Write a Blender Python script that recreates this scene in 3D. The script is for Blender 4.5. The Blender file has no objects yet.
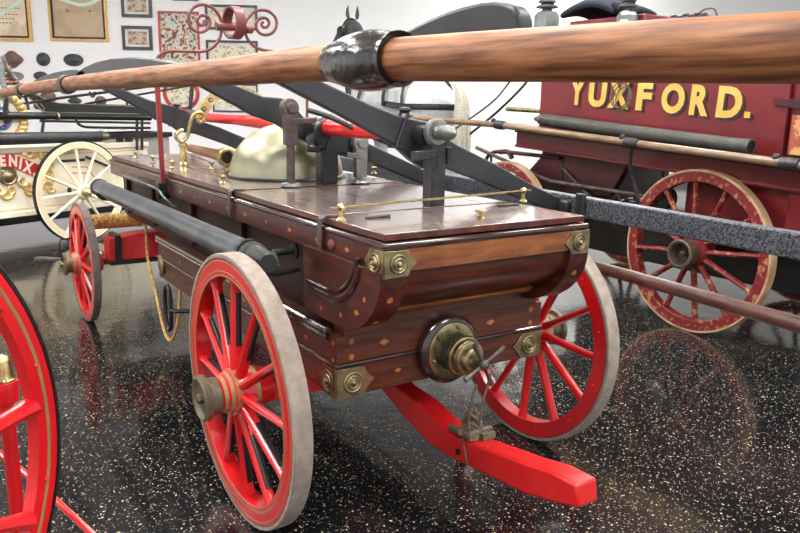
import bpy, bmesh, math, random
from mathutils import Vector, Matrix, Euler
random.seed(7)
C = bpy.context.scene.collection
PI = math.pi
V = Vector
def R(a): return math.radians(a)

# ------------------------------------------------------------------ camera
CAMLOC = V((-1.479, -2.201, 1.375)); YAW, PIT, ROL, F = 33.462, -12.385, 1.03, 750.6
_y, _t, _r = R(YAW), R(PIT), R(ROL)
FW = V((math.sin(_y)*math.cos(_t), math.cos(_y)*math.cos(_t), math.sin(_t)))
_rt = V((math.cos(_y), -math.sin(_y), 0)); _up = _rt.cross(FW)
RT = _rt*math.cos(_r) + _up*math.sin(_r); UP = _up*math.cos(_r) - _rt*math.sin(_r)
cd = bpy.data.cameras.new('camera'); cam = bpy.data.objects.new('camera', cd); C.objects.link(cam)
cam.matrix_world = Matrix(((RT.x, UP.x, -FW.x, CAMLOC.x), (RT.y, UP.y, -FW.y, CAMLOC.y), (RT.z, UP.z, -FW.z, CAMLOC.z), (0, 0, 0, 1)))
cd.sensor_width = 36; cd.lens = F*36/800; cd.clip_start = 0.02; cd.clip_end = 80
bpy.context.scene.camera = cam
def ray(px, py): return FW*F + RT*(px-400) - UP*(py-266.5)
def on(px, py, ax, v):
    """survey point: where the sight line meets the plane x/y/z = v"""
    d = ray(px, py); i = 'xyz'.index(ax)
    return CAMLOC + d*((v-CAMLOC[i])/d[i])
def onp(px, py, p0, n):
    d = ray(px, py); return CAMLOC + d*((p0-CAMLOC).dot(n)/d.dot(n))
def dep(px, py, z): return CAMLOC + ray(px, py)*(z/F)

# ------------------------------------------------------------------ materials
MATS = {}
def newmat(name):
    m = bpy.data.materials.new(name); m.use_nodes = True; nt = m.node_tree
    b = nt.nodes['Principled BSDF']; MATS[name] = m
    return m, nt, b
def mat(name, c1, c2=None, rough=.5, metal=0., scale=6., stretch=(1, 1, 1), bump=0., detail=6., spec=None, lo=.35, hi=.65, coat=0., rvar=0., bscale=None):
    m, nt, b = newmat(name); N = nt.nodes; L = nt.links
    b.inputs['Roughness'].default_value = rough; b.inputs['Metallic'].default_value = metal
    if spec is not None: b.inputs['Specular IOR Level'].default_value = spec
    if coat: b.inputs['Coat Weight'].default_value = coat; b.inputs['Coat Roughness'].default_value = .12
    c2 = c2 or tuple(x*.8 for x in c1)
    tc = N.new('ShaderNodeTexCoord'); mp = N.new('ShaderNodeMapping'); mp.inputs['Scale'].default_value = stretch
    L.new(tc.outputs['Object'], mp.inputs['Vector'])
    nz = N.new('ShaderNodeTexNoise'); nz.inputs['Scale'].default_value = scale; nz.inputs['Detail'].default_value = detail
    L.new(mp.outputs['Vector'], nz.inputs['Vector'])
    cr = N.new('ShaderNodeValToRGB'); e = cr.color_ramp.elements
    e[0].position = lo; e[0].color = (*c1, 1); e[1].position = hi; e[1].color = (*c2, 1)
    L.new(nz.outputs['Fac'], cr.inputs['Fac']); L.new(cr.outputs['Color'], b.inputs['Base Color'])
    if rvar:
        mr = N.new('ShaderNodeMapRange'); mr.inputs['To Min'].default_value = max(.02, rough-rvar); mr.inputs['To Max'].default_value = rough+rvar
        L.new(nz.outputs['Fac'], mr.inputs['Value']); L.new(mr.outputs['Result'], b.inputs['Roughness'])
    if bump:
        n2 = nz
        if bscale:
            n2 = N.new('ShaderNodeTexNoise'); n2.inputs['Scale'].default_value = bscale; n2.inputs['Detail'].default_value = 3
            L.new(mp.outputs['Vector'], n2.inputs['Vector'])
        bp = N.new('ShaderNodeBump'); bp.inputs['Strength'].default_value = bump; bp.inputs['Distance'].default_value = .01
        L.new(n2.outputs['Fac'], bp.inputs['Height']); L.new(bp.outputs['Normal'], b.inputs['Normal'])
    return m
def mix_worn(name, paint, wear, rough=.5, scale=14., thr=.56, stretch=(1, 1, 1)):
    """old paint flaking down to the wood in patches"""
    m, nt, b = newmat(name); N = nt.nodes; L = nt.links
    tc = N.new('ShaderNodeTexCoord'); mp = N.new('ShaderNodeMapping'); mp.inputs['Scale'].default_value = stretch
    L.new(tc.outputs['Object'], mp.inputs['Vector'])
    nz = N.new('ShaderNodeTexNoise'); nz.inputs['Scale'].default_value = scale; nz.inputs['Detail'].default_value = 8; nz.inputs['Roughness'].default_value = .7
    L.new(mp.outputs['Vector'], nz.inputs['Vector'])
    cr = N.new('ShaderNodeValToRGB'); e = cr.color_ramp.elements
    e[0].position = thr; e[0].color = (*paint, 1); e[1].position = thr+.03; e[1].color = (*wear, 1)
    L.new(nz.outputs['Fac'], cr.inputs['Fac'])
    n2 = N.new('ShaderNodeTexNoise'); n2.inputs['Scale'].default_value = 5; L.new(tc.outputs['Object'], n2.inputs['Vector'])
    mx = N.new('ShaderNodeMix'); mx.data_type = 'RGBA'; mx.blend_type = 'MULTIPLY'; mx.inputs[0].default_value = .5
    L.new(cr.outputs['Color'], mx.inputs[6]); L.new(n2.outputs['Fac'], mx.inputs[7]); L.new(mx.outputs[2], b.inputs['Base Color'])
    b.inputs['Roughness'].default_value = rough
    return m
red = mat('red_paint', (.68, .008, .012), (.55, .006, .01), rough=.28, coat=.2, scale=4)
red_beam = mix_worn('chipped_red_paint', (.72, .012, .014), (.62, .12, .08), rough=.35, scale=18, thr=.63)
gold = mat('gold_line', (.30, .20, .085), (.24, .15, .055), rough=.45)
black = mat('black_paint', (.006, .006, .007), (.012, .012, .013), rough=.28)
tyre_tan = mat('worn_rubber', (.34, .285, .24), (.25, .20, .165), rough=.85, scale=30, bump=.15)
tyre_grey = mat('grey_rubber', (.17, .14, .125), (.11, .09, .08), rough=.8, scale=25)
brass = mat('brass', (.72, .60, .30), (.42, .33, .13), rough=.28, metal=1., scale=18, rvar=.12)
brass_dull = mat('dull_brass', (.42, .35, .19), (.19, .16, .09), rough=.38, metal=1., scale=26, rvar=.1)
brass_pale = mat('pale_brass', (.56, .52, .33), (.33, .32, .26), rough=.38, metal=.9, scale=3.5, rvar=.12)
copper = mat('copper', (.62, .30, .17), (.40, .2, .11), rough=.35, metal=1., scale=12)
iron = mat('dark_iron', (.045, .045, .048), (.02, .02, .022), rough=.42, metal=.4, scale=20, rvar=.12)
iron_rust = mat('rusty_iron', (.11, .085, .08), (.06, .04, .035), rough=.5, metal=.3, scale=22)
steel = mat('grey_steel', (.28, .29, .28), (.13, .13, .13), rough=.42, metal=.7, scale=16, rvar=.1)
maho = mat('mahogany', (.085, .017, .010), (.030, .007, .005), rough=.34, coat=.2, scale=7, stretch=(6, 1, 6), spec=.5)
maho_front = mat('mahogany_crossgrain', (.115, .026, .010), (.045, .010, .005), rough=.34, coat=.15, scale=7, stretch=(1, 6, 8))
walnut = mat('golden_walnut', (.27, .088, .020), (.12, .030, .008), rough=.3, coat=.2, scale=8, stretch=(1, 5, 5))
lidwood = mat('lid_sheen_mahogany', (.20, .15, .14), (.135, .088, .078), rough=.26, coat=1., detail=3, scale=4, stretch=(7, 1, 6), rvar=.06)  # lid top greyed and lightened: reflected ceiling sheen put into the wood colour
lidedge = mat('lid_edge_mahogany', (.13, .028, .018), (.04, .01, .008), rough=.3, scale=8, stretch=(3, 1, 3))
mould = mat('dark_moulding', (.045, .018, .014), (.02, .008, .006), rough=.16, coat=.6, scale=10)
inlay = mat('satinwood_inlay', (.50, .18, .035), (.32, .10, .02), rough=.3, scale=40)
poleL = mat('pole_oak', (.40, .17, .07), (.11, .034, .013), rough=.5, spec=.3, scale=8, stretch=(12, .8, 12), bump=.1, detail=11, lo=.34, hi=.66)
poleR = mat('pole_brown', (.12, .05, .036), (.06, .024, .018), rough=.35, scale=12, stretch=(5, 1, 5))
leather = mat('black_leather', (.008, .006, .006), (.02, .012, .012), rough=.2, bump=.6, bscale=22, scale=8, coat=.3)
leadgrey = mat('rubbed_black_iron', (.016, .018, .024), (.135, .145, .165), rough=.38, metal=.2, scale=130, detail=12, lo=.40, hi=.62, bump=.2)
blackwood = mat('black_painted_wood', (.014, .015, .018), (.026, .026, .03), rough=.42, scale=9, bump=.12)
hosemat = mat('grey_hose', (.045, .05, .06), (.10, .108, .12), rough=.3, scale=9, detail=8)
hosedark = mat('black_hose', (.018, .02, .022), (.035, .036, .038), rough=.45, scale=10)
rope = mat('gold_rope', (.78, .48, .16), (.42, .22, .06), rough=.8, scale=60, bump=.4)
cord = mat('old_cord', (.17, .13, .09), (.08, .06, .04), rough=.9, scale=60)
maroon = mat('maroon_paint', (.165, .009, .012), (.12, .007, .009), rough=.35, coat=.2, scale=3, detail=8)
maroon_worn = mix_worn('worn_maroon_paint', (.20, .010, .012), (.46, .23, .11), rough=.5, scale=26, thr=.55)
maroon_dark = mat('dark_maroon_paint', (.075, .006, .008), (.03, .004, .005), rough=.45, scale=6)
tan_tyre = mat('tan_wood_tyre', (.50, .33, .18), (.28, .16, .085), rough=.6, scale=9)
yellow = mat('gilt_letter', (.72, .46, .11), (.60, .36, .07), rough=.4, scale=12)
shadowp = mat('letter_shade', (.02, .012, .012), rough=.5)
tanpole = mat('tan_pole', (.25, .165, .10), (.16, .09, .05), rough=.3, scale=8, stretch=(5, 1, 5))
olivehose = mat('olive_leather_hose', (.055, .053, .042), (.028, .028, .025), rough=.5, scale=10, bump=.2)
cream = mat('cream_paint', (.86, .80, .64), (.80, .74, .58), rough=.35, scale=3)
creamline = mat('ochre_line', (.72, .52, .24), (.62, .42, .18), rough=.4)
banner_red = mat('banner_red', (.62, .02, .02), (.5, .015, .015), rough=.4)
gilt = mat('gilt_scroll', (.82, .62, .28), (.55, .36, .12), rough=.35, metal=.4, scale=30, bump=.3)
blue = mat('blue_paint', (.03, .16, .55), (.02, .1, .4), rough=.4)
oxred = mat('oxide_red_iron', (.20, .05, .042), (.12, .03, .027), rough=.45, scale=14)
redpost = mat('dull_red_iron', (.27, .02, .028), (.18, .014, .02), rough=.4, scale=8)
navy = mat('navy_cloth', (.008, .01, .022), (.015, .017, .03), rough=.9, bump=.4, scale=12)
glass = mat('smoky_glass', (.25, .28, .26), (.16, .18, .17), rough=.12, metal=.3, scale=5)
horsew = mat('grey_horse_coat', (.62, .62, .62), (.42, .42, .43), rough=.75, scale=5)
horsed = mat('dark_horse_coat', (.10, .10, .105), (.05, .05, .055), rough=.6, scale=9)
hair = mat('pale_horse_hair', (.62, .60, .50), (.30, .28, .22), rough=.8, scale=30, stretch=(6, 6, 1), bump=.5)
tack = mat('harness_leather', (.012, .012, .014), (.02, .02, .022), rough=.25)
goldframe = mat('gold_frame', (.78, .46, .14), (.62, .34, .09), rough=.35, metal=.2, scale=20)
redframe = mat('red_frame', (.52, .06, .05), (.42, .04, .04), rough=.4)
blackframe = mat('black_frame', (.05, .055, .06), (.03, .03, .035), rough=.35)
mount = mat('picture_mount', (.80, .78, .72), rough=.7)
def paper(name, cols, scale, stretch=(1, 1, 1)):
    m, nt, b = newmat(name); N = nt.nodes; L = nt.links
    tc = N.new('ShaderNodeTexCoord'); mp = N.new('ShaderNodeMapping'); mp.inputs['Scale'].default_value = stretch
    nz = N.new('ShaderNodeTexNoise'); nz.inputs['Scale'].default_value = scale; nz.inputs['Detail'].default_value = 5
    L.new(tc.outputs['Object'], mp.inputs['Vector']); L.new(mp.outputs['Vector'], nz.inputs['Vector'])
    cr = N.new('ShaderNodeValToRGB'); el = cr.color_ramp.elements
    for i, c in enumerate(cols):
        pos = .40 + .2*i/(len(cols)-1)
        if i == 0: e = el[0]; e.position = pos
        elif i == len(cols)-1: e = el[len(el)-1]; e.position = pos
        else: e = el.new(pos)
        e.color = (*c, 1)
    L.new(nz.outputs['Fac'], cr.inputs['Fac']); L.new(cr.outputs['Color'], b.inputs['Base Color']); b.inputs['Roughness'].default_value = .5
    return m
parch = paper('tan_parchment', [(.50, .36, .23), (.60, .44, .29), (.55, .40, .26)], 3)
parch2 = paper('pale_document', [(.80, .66, .45), (.86, .74, .54), (.70, .52, .33)], 3)
scene_print = paper('colour_print', [(.20, .05, .04), (.60, .22, .10), (.75, .70, .52), (.40, .62, .60), (.80, .75, .62), (.22, .16, .12)], 14)
sepia_print = paper('sepia_print', [(.26, .16, .12), (.55, .38, .28), (.66, .56, .42), (.45, .3, .22)], 16)
pale_print = paper('pale_print', [(.45, .36, .25), (.80, .74, .58), (.84, .80, .66), (.6, .45, .25)], 14)
plaque_dark = mat('dark_plaque', (.055, .06, .065), (.09, .09, .095), rough=.5, metal=.3, scale=18, bump=.4)
plaque_brown = mat('brown_plaque', (.16, .09, .08), (.24, .15, .13), rough=.5, metal=.3, scale=18, bump=.4)
plaque_green = mat('green_plaque', (.14, .17, .14), (.3, .3, .25), rough=.5, scale=18)
wallm = mat('white_wall', (.96, .94, .95), (.94, .92, .93), rough=.8, scale=2)
wallm2 = mat('pale_grey_wall', (.92, .925, .92), (.90, .905, .90), rough=.8, scale=2)
ceilm = mat('white_ceiling', (.8, .8, .8), rough=.9)
lampm, _nt, _b = newmat('lamp_diffuser')
_b.inputs['Emission Color'].default_value = (1, .985, .96, 1); _b.inputs['Emission Strength'].default_value = 34
# terrazzo
def terrazzo():
    m, nt, b = newmat('black_terrazzo'); N = nt.nodes; L = nt.links
    tc = N.new('ShaderNodeTexCoord')
    nzw = N.new('ShaderNodeTexNoise'); nzw.inputs['Scale'].default_value = 90; L.new(tc.outputs['Object'], nzw.inputs['Vector'])
    add = N.new('ShaderNodeMix'); add.data_type = 'VECTOR'; add.inputs[0].default_value = .012
    L.new(tc.outputs['Object'], add.inputs[4]); L.new(nzw.outputs['Color'], add.inputs[5])
    prev = None; base = (.0065, .007, .008, 1)
    for sc, sel, th, col in ((85, .60, .29, (.50, .41, .27, 1)), (150, .55, .32, (.34, .30, .24, 1)), (60, .75, .22, (.10, .10, .10, 1))):
        vo = N.new('ShaderNodeTexVoronoi'); vo.inputs['Scale'].default_value = sc; L.new(add.outputs[1], vo.inputs['Vector'])
        sep = N.new('ShaderNodeSeparateColor'); L.new(vo.outputs['Color'], sep.inputs['Color'])
        g = N.new('ShaderNodeMath'); g.operation = 'GREATER_THAN'; g.inputs[1].default_value = sel; L.new(sep.outputs[0], g.inputs[0])
        rs = N.new('ShaderNodeMath'); rs.operation = 'MULTIPLY'; rs.inputs[1].default_value = th*1.25; L.new(sep.outputs[1], rs.inputs[0])
        ls = N.new('ShaderNodeMath'); ls.operation = 'LESS_THAN'; L.new(vo.outputs['Distance'], ls.inputs[0]); L.new(rs.outputs[0], ls.inputs[1])
        mu = N.new('ShaderNodeMath'); mu.operation = 'MULTIPLY'; L.new(g.outputs[0], mu.inputs[0]); L.new(ls.outputs[0], mu.inputs[1])
        mx = N.new('ShaderNodeMix'); mx.data_type = 'RGBA'; mx.inputs[7].default_value = col
        L.new(mu.outputs[0], mx.inputs[0])
        if prev: L.new(prev.outputs[2], mx.inputs[6])
        else: mx.inputs[6].default_value = base
        prev = mx
    L.new(prev.outputs[2], b.inputs['Base Color'])
    big = N.new('ShaderNodeTexNoise'); big.inputs['Scale'].default_value = 1.7; big.inputs['Detail'].default_value = 6; L.new(tc.outputs['Object'], big.inputs['Vector'])
    mr = N.new('ShaderNodeMapRange'); mr.inputs['To Min'].default_value = .06; mr.inputs['To Max'].default_value = .17
    L.new(big.outputs['Fac'], mr.inputs['Value']); L.new(mr.outputs['Result'], b.inputs['Roughness'])
    wav = N.new('ShaderNodeTexNoise'); wav.inputs['Scale'].default_value = 9; L.new(tc.outputs['Object'], wav.inputs['Vector'])
    bp = N.new('ShaderNodeBump'); bp.inputs['Strength'].default_value = .05; bp.inputs['Distance'].default_value = .02
    L.new(wav.outputs['Fac'], bp.inputs['Height']); L.new(bp.outputs['Normal'], b.inputs['Normal'])
    b.inputs['IOR'].default_value = 1.55
    return m
floorm = terrazzo()

# ------------------------------------------------------------------ mesh builder
def frame_of(d, hint=V((0, 0, 1))):
    d = d.normalized()
    if abs(d.dot(hint)) > .95: hint = V((0, 1, 0)) if abs(d.y) < .9 else V((1, 0, 0))
    a = hint.cross(d).normalized(); return a, d.cross(a).normalized(), d
class MB:
    def __init__(s): s.v = []; s.f = []; s.m = []
    def add(s, vs, fs, mi=0):
        o = len(s.v); s.v += [V(p) for p in vs]
        for f in fs: s.f.append([i+o for i in f]); s.m.append(mi)
        return s
    def box(s, lo, hi, mi=0):
        (x0, y0, z0), (x1, y1, z1) = lo, hi
        vs = [(x0, y0, z0), (x1, y0, z0), (x1, y1, z0), (x0, y1, z0), (x0, y0, z1), (x1, y0, z1), (x1, y1, z1), (x0, y1, z1)]
        return s.add(vs, [(3, 2, 1, 0), (4, 5, 6, 7), (0, 1, 5, 4), (1, 2, 6, 5), (2, 3, 7, 6), (3, 0, 4, 7)], mi)
    def bar(s, p0, p1, w, h, hint=V((0, 0, 1)), mi=0, w1=None, h1=None):
        """rectangular bar from p0 to p1, w across, h along the hint"""
        p0, p1 = V(p0), V(p1); a, b, d = frame_of(p1-p0, hint); w1 = w1 or w; h1 = h1 or h
        vs = [p0+a*(sx*w/2)+b*(sy*h/2) for sx, sy in ((-1, -1), (1, -1), (1, 1), (-1, 1))] + [p1+a*(sx*w1/2)+b*(sy*h1/2) for sx, sy in ((-1, -1), (1, -1), (1, 1), (-1, 1))]
        return s.add(vs, [(3, 2, 1, 0), (4, 5, 6, 7), (0, 1, 5, 4), (1, 2, 6, 5), (2, 3, 7, 6), (3, 0, 4, 7)], mi)
    def prism(s, pts, vec, mi=0):
        vec = V(vec); pts = [V(p) for p in pts]; n = len(pts)
        nrm = V((0, 0, 0))
        for i in range(n): nrm += (pts[i]-pts[0]).cross(pts[(i+1) % n]-pts[0])
        if nrm.dot(vec) > 0: pts = pts[::-1]
        vs = pts + [p+vec for p in pts]
        fs = [tuple(range(n)), tuple(range(2*n-1, n-1, -1))] + [((i+1) % n, i, i+n, (i+1) % n+n) for i in range(n)]
        return s.add(vs, fs, mi)
    def lathe(s, prof, o, ax, seg=32, mi=0, closed=False, mis=None):
        """prof [(r,h)] turned about the axis ax through o"""
        o = V(o); a, b, d = frame_of(V(ax)); n = len(prof); vs = []
        for r, h in prof:
            for k in range(seg):
                t = 2*PI*k/seg; vs.append(o+d*h+(a*math.cos(t)+b*math.sin(t))*r)
        base = len(s.v); s.v += vs
        rng = range(n if closed else n-1)
        for i in rng:
            j = (i+1) % n
            for k in range(seg):
                k2 = (k+1) % seg
                s.f.append([base+i*seg+k, base+i*seg+k2, base+j*seg+k2, base+j*seg+k]); s.m.append(mis[i] if mis else mi)
        if not closed:
            if prof[0][0] > 1e-4: s.f.append([base+k for k in range(seg)][::-1]); s.m.append(mi)
            if prof[-1][0] > 1e-4: s.f.append([base+(n-1)*seg+k for k in range(seg)]); s.m.append(mi)
        return s
    def cyl(s, p0, p1, r0, r1=None, seg=20, mi=0):
        p0, p1 = V(p0), V(p1); return s.lathe([(r0, 0), (r1 if r1 is not None else r0, (p1-p0).length)], p0, p1-p0, seg, mi)
    def tube(s, pts, r, seg=10, closed=False, mi=0, squash=1., hint=V((0, 0, 1))):
        pts = [V(p) for p in pts]; n = len(pts); rs = r if isinstance(r, (list, tuple)) else [r]*n
        base = len(s.v); a = None
        for i, p in enumerate(pts):
            if closed: d = pts[(i+1) % n]-pts[i-1]
            else: d = pts[min(i+1, n-1)]-pts[max(i-1, 0)]
            d.normalize()
            if a is None: a, b, _ = frame_of(d, hint)
            else: a = (a-d*a.dot(d)).normalized(); b = d.cross(a)
            for k in range(seg):
                t = 2*PI*k/seg; s.v.append(p+(a*math.cos(t)*squash+b*math.sin(t))*rs[i])
        for i in range(n if closed else n-1):
            j = (i+1) % n
            for k in range(seg):
                k2 = (k+1) % seg
                s.f.append([base+i*seg+k, base+i*seg+k2, base+j*seg+k2, base+j*seg+k]); s.m.append(mi)
        if not closed:
            s.f.append([base+k for k in range(seg)][::-1]); s.m.append(mi)
            s.f.append([base+(n-1)*seg+k for k in range(seg)]); s.m.append(mi)
        return s
    def ball(s, c, r, seg=16, mi=0, sc=(1, 1, 1), ax=(0, 0, 1)):
        k = 9; o = len(s.v)
        s.lathe([(max(r*math.sin(PI*i/k), 1e-5), -r*math.cos(PI*i/k)) for i in range(k+1)], c, ax, seg, mi)
        c = V(c)
        for i in range(o, len(s.v)):
            q = s.v[i]-c; s.v[i] = c+V((q.x*sc[0], q.y*sc[1], q.z*sc[2]))
        return s
    def grid(s, rows, mi=0):
        base = len(s.v); n = len(rows[0])
        for r_ in rows: s.v += [V(p) for p in r_]
        for i in range(len(rows)-1):
            for k in range(n-1): s.f.append([base+i*n+k, base+i*n+k+1, base+(i+1)*n+k+1, base+(i+1)*n+k]); s.m.append(mi)
        return s
def smooth_path(pts, n=8, closed=False):
    pts = [V(p) for p in pts]; out = []; m = len(pts)
    for i in range(m if closed else m-1):
        if closed: p0, p1, p2, p3 = pts[i-1], pts[i], pts[(i+1) % m], pts[(i+2) % m]
        else: p0, p1, p2, p3 = pts[max(i-1, 0)], pts[i], pts[i+1], pts[min(i+2, m-1)]
        for k in range(n):
            t = k/n
            out.append(.5*((2*p1)+(p2-p0)*t+(2*p0-5*p1+4*p2-p3)*t*t+(3*p1-p0-3*p2+p3)*t**3))
    if not closed: out.append(pts[-1])
    return out

WM = {}
def thing(name, label, cat, loc=(0, 0, 0), rotz=0., group=None):
    o = bpy.data.objects.new(name, None); C.objects.link(o); o.empty_display_size = .1
    o.location = loc; o.rotation_euler = (0, 0, rotz); WM[o] = Matrix.Translation(V(loc)) @ Matrix.Rotation(rotz, 4, 'Z')
    o['label'] = label; o['category'] = cat
    if group: o['group'] = group
    return o
def part(name, mb, mats, parent=None, bevel=0., origin=None, solid=0., subsurf=0, smooth=35, label=None, sharp=True):
    """one mesh object from world-space geometry"""
    if not isinstance(mats, (list, tuple)): mats = [mats]
    me = bpy.data.meshes.new(name)
    if parent is None:
        if origin is None:
            xs = [v.x for v in mb.v]; ys = [v.y for v in mb.v]; zs = [v.z for v in mb.v]
            origin = V(((min(xs)+max(xs))/2, (min(ys)+max(ys))/2, min(zs)))
        M = Matrix.Translation(V(origin))
    else: M = WM[parent]
    Mi = M.inverted(); me.from_pydata([Mi @ v for v in mb.v], [], mb.f)
    for m in mats: me.materials.append(m)
    for p, i in zip(me.polygons, mb.m): p.material_index = i; p.use_smooth = True
    bm = bmesh.new(); bm.from_mesh(me); bmesh.ops.remove_doubles(bm, verts=bm.verts, dist=1e-6)
    bmesh.ops.recalc_face_normals(bm, faces=bm.faces); bm.to_mesh(me); bm.free()
    if sharp: me.set_sharp_from_angle(angle=R(smooth))
    o = bpy.data.objects.new(name, me); C.objects.link(o)
    if parent is None: o.location = origin; WM[o] = M
    else: o.parent = parent; WM[o] = M
    if bevel:
        b = o.modifiers.new('bevel', 'BEVEL'); b.width = bevel; b.segments = 2; b.limit_method = 'ANGLE'; b.angle_limit = R(40); b.harden_normals = False
    if solid:
        b = o.modifiers.new('solid', 'SOLIDIFY'); b.thickness = solid; b.offset = 0
    if subsurf:
        b = o.modifiers.new('sub', 'SUBSURF'); b.levels = subsurf; b.render_levels = subsurf
    if label: o['label'] = label
    return o
def tag(o, label, cat, group=None, kind=None):
    o['label'] = label; o['category'] = cat
    if group: o['group'] = group
    if kind: o['kind'] = kind
    return o
def struct(name, mb, m, **k):
    o = part(name, mb, m, **k); o['kind'] = 'structure'; return o
def text_mb(txt, size, origin, xdir, ydir, depth, mb=None, mi=0, bold=.0, sx=1., spacing=1.):
    """lettering as solid mesh; origin = left end of the baseline"""
    cu = bpy.data.curves.new('t', 'FONT'); cu.body = txt; cu.size = size; cu.extrude = depth; cu.offset = bold; cu.space_character = spacing; cu.resolution_u = 4
    ob = bpy.data.objects.new('t', cu); C.objects.link(ob)
    dg = bpy.context.evaluated_depsgraph_get(); me = bpy.data.meshes.new_from_object(ob.evaluated_get(dg))
    xd, yd = V(xdir).normalized(), V(ydir).normalized(); zd = xd.cross(yd); o = V(origin)
    mb = mb or MB(); mb.add([o+xd*(v.co.x*sx)+yd*v.co.y+zd*v.co.z for v in me.vertices], [tuple(p.vertices) for p in me.polygons], mi)
    wd = max(v.co.x for v in me.vertices)*sx
    C.objects.unlink(ob); bpy.data.objects.remove(ob); bpy.data.curves.remove(cu); bpy.data.meshes.remove(me)
    return mb, wd

# ------------------------------------------------------------------ wheel
def wheel(root, c, out, Rr, w, rim, n, mr, mt, ms, hubprof, mhub, capprof=None, mcap=None, stripe=None, stripe_r=(), tt=.012, sr=(.021, .017), dish=.02,
          black_side=False, phase=0., spoke_mats=None, edge_line=None, rivets=0, mhubs=None, squash=.75):
    c = V(c); out = V(out).normalized(); a, b, d = frame_of(out)
    Ri, Ro = Rr-tt-rim, Rr-tt
    mb = MB(); mb.lathe([(Ri, -w/2), (Ro, -w/2), (Ro, w/2), (Ri, w/2)], c, out, 72, closed=True)
    for r_ in stripe_r:
        for s in (1, -1):
            mb.lathe([(r_-.0028, s*(w/2-.002)), (r_-.0028, s*(w/2+.0008)), (r_+.0028, s*(w/2+.0008)), (r_+.0028, s*(w/2-.002))], c, out, 72, 1, closed=True)
    if edge_line:
        for s in (1, -1): mb.lathe([(Ro-edge_line, s*(w/2-.002)), (Ro-edge_line, s*(w/2+.001)), (Ro, s*(w/2+.001)), (Ro, s*(w/2-.002))], c, out, 72, 2, closed=True)
    for k in range(rivets):
        t = 2*PI*(k+.5)/rivets; q = c+(a*math.cos(t)+b*math.sin(t))*(Ri+rim*.45)
        mb.ball(q+out*w/2, .006, 8); mb.ball(q-out*w/2, .006, 8)
    wh = part('wheel', mb, [mr, stripe or mr, black], root, bevel=.004)
    part('tyre', MB().lathe([(Ro+.0005, -w/2-.001), (Rr-.003, -w/2-.001), (Rr, -w/2+.003), (Rr, w/2-.003), (Rr-.003, w/2+.001), (Ro+.0005, w/2+.001)], c, out, 72, closed=True), mt, wh)
    hb = MB(); hb.lathe([x[:2] for x in hubprof], c, out, 32, mis=[x[2] if len(x) > 2 else 0 for x in hubprof])
    part('hub', hb, mhubs or [mhub, gold], wh)
    if capprof:
        cb = MB().lathe(capprof, c, out, 32); h = capprof[-1][1]
        cb.lathe([(.016, h-.002), (.016, h+.014), (.012, h+.017)], c, out, 6)
        part('hub_cap', cb, mcap, wh)
    for k in range(n):
        t = 2*PI*(k/n)+phase; u = a*math.cos(t)+b*math.sin(t); tv = out.cross(u); sp = MB()
        r0, r1 = .05, Ri+.004; rows = 14; base = len(sp.v); seg = 10
        for i in range(rows):
            f = i/(rows-1); rr = r0+(r1-r0)*f; p = c+u*rr-out*dish*(1-f)*0+out*dish*(1-f)
            rad = sr[0]*(1-f)+sr[1]*f
            if f > .9: rad *= 1+(f-.9)*3
            for j in range(seg):
                g = 2*PI*j/seg; sp.v.append(p+out*math.cos(g)*rad+tv*math.sin(g)*rad*squash)
        for i in range(rows-1):
            f = (i+.5)/(rows-1)
            for j in range(seg):
                j2 = (j+1) % seg; mi = 0
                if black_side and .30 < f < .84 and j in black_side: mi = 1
                sp.f.append([base+i*seg+j, base+i*seg+j2, base+(i+1)*seg+j2, base+(i+1)*seg+j]); sp.m.append(mi)
        sp.f.append([base+j for j in range(seg)][::-1]); sp.m.append(0); sp.f.append([base+(rows-1)*seg+j for j in range(seg)]); sp.m.append(0)
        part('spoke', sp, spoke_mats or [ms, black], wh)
    return wh

# ================================================================== THE SETTING
WP = dep(273, 60, 11.6)
n_left = V((-math.sin(R(31)), -math.cos(R(31)), 0))           # faces the room
t_left = V((-math.cos(R(31)), math.sin(R(31)), 0))
t_right = V((math.cos(R(20)), -math.sin(R(20)), 0)); n_right = V((-math.sin(R(20)), -math.cos(R(20)), 0))
WC = V((WP.x, WP.y, 0)); HC = 4.0
struct('floor', MB().box((-7, -6, -.1), (16, 20, 0)), floorm, origin=(0, 0, 0))
def wallbox(p, t, n, ln): q = [p, p+t*ln, p+t*ln-n*.15, p-n*.15]; return MB().prism(q, (0, 0, HC))
struct('wall_left', wallbox(WC, t_left, n_left, 9), wallm)
struct('wall_back', wallbox(WC, t_right, n_right, 13), wallm2)
def bbx(p, t, n, ln): q = [p+n*.015, p+t*ln+n*.015, p+t*ln, p]; return MB().prism(q, (0, 0, .14))
struct('baseboard_left', bbx(WC, t_left, n_left, 9), mat('grey_skirting', (.2, .2, .2), rough=.6))
struct('baseboard_back', bbx(WC, t_right, n_right, 13), MATS['grey_skirting'])
struct('ceiling', MB().box((-7, -6, HC), (16, 20, HC+.1)), ceilm)
for i, (x, y) in enumerate([(-1.6, -.2), (-1.6, 3.2), (-1.6, 6.2), (.9, -1.6), (.9, 1.6), (.9, 4.8), (3.4, -.8), (3.4, 2.4), (6, .8), (6, 4.2), (7.5, 6.5), (-4, 1), (-4, 4.4), (-1.6, -3.4), (1.6, -4.4)]):  # fixture beside the back wall is added to brighten that wall
    t = thing('ceiling_light', 'white fluorescent ceiling fixture above the engines', 'ceiling light', (x, y, HC-.05), 0, 'fluorescent ceiling lights')
    fr = MB().box((x-.62, y-.32, HC-.05), (x+.62, y+.32, HC-.001)); part('housing', fr, ceilm, t, bevel=.005)
    part('diffuser', MB().box((x-.58, y-.28, HC-.058), (x+.58, y+.28, HC-.051)), lampm, t)

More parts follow.
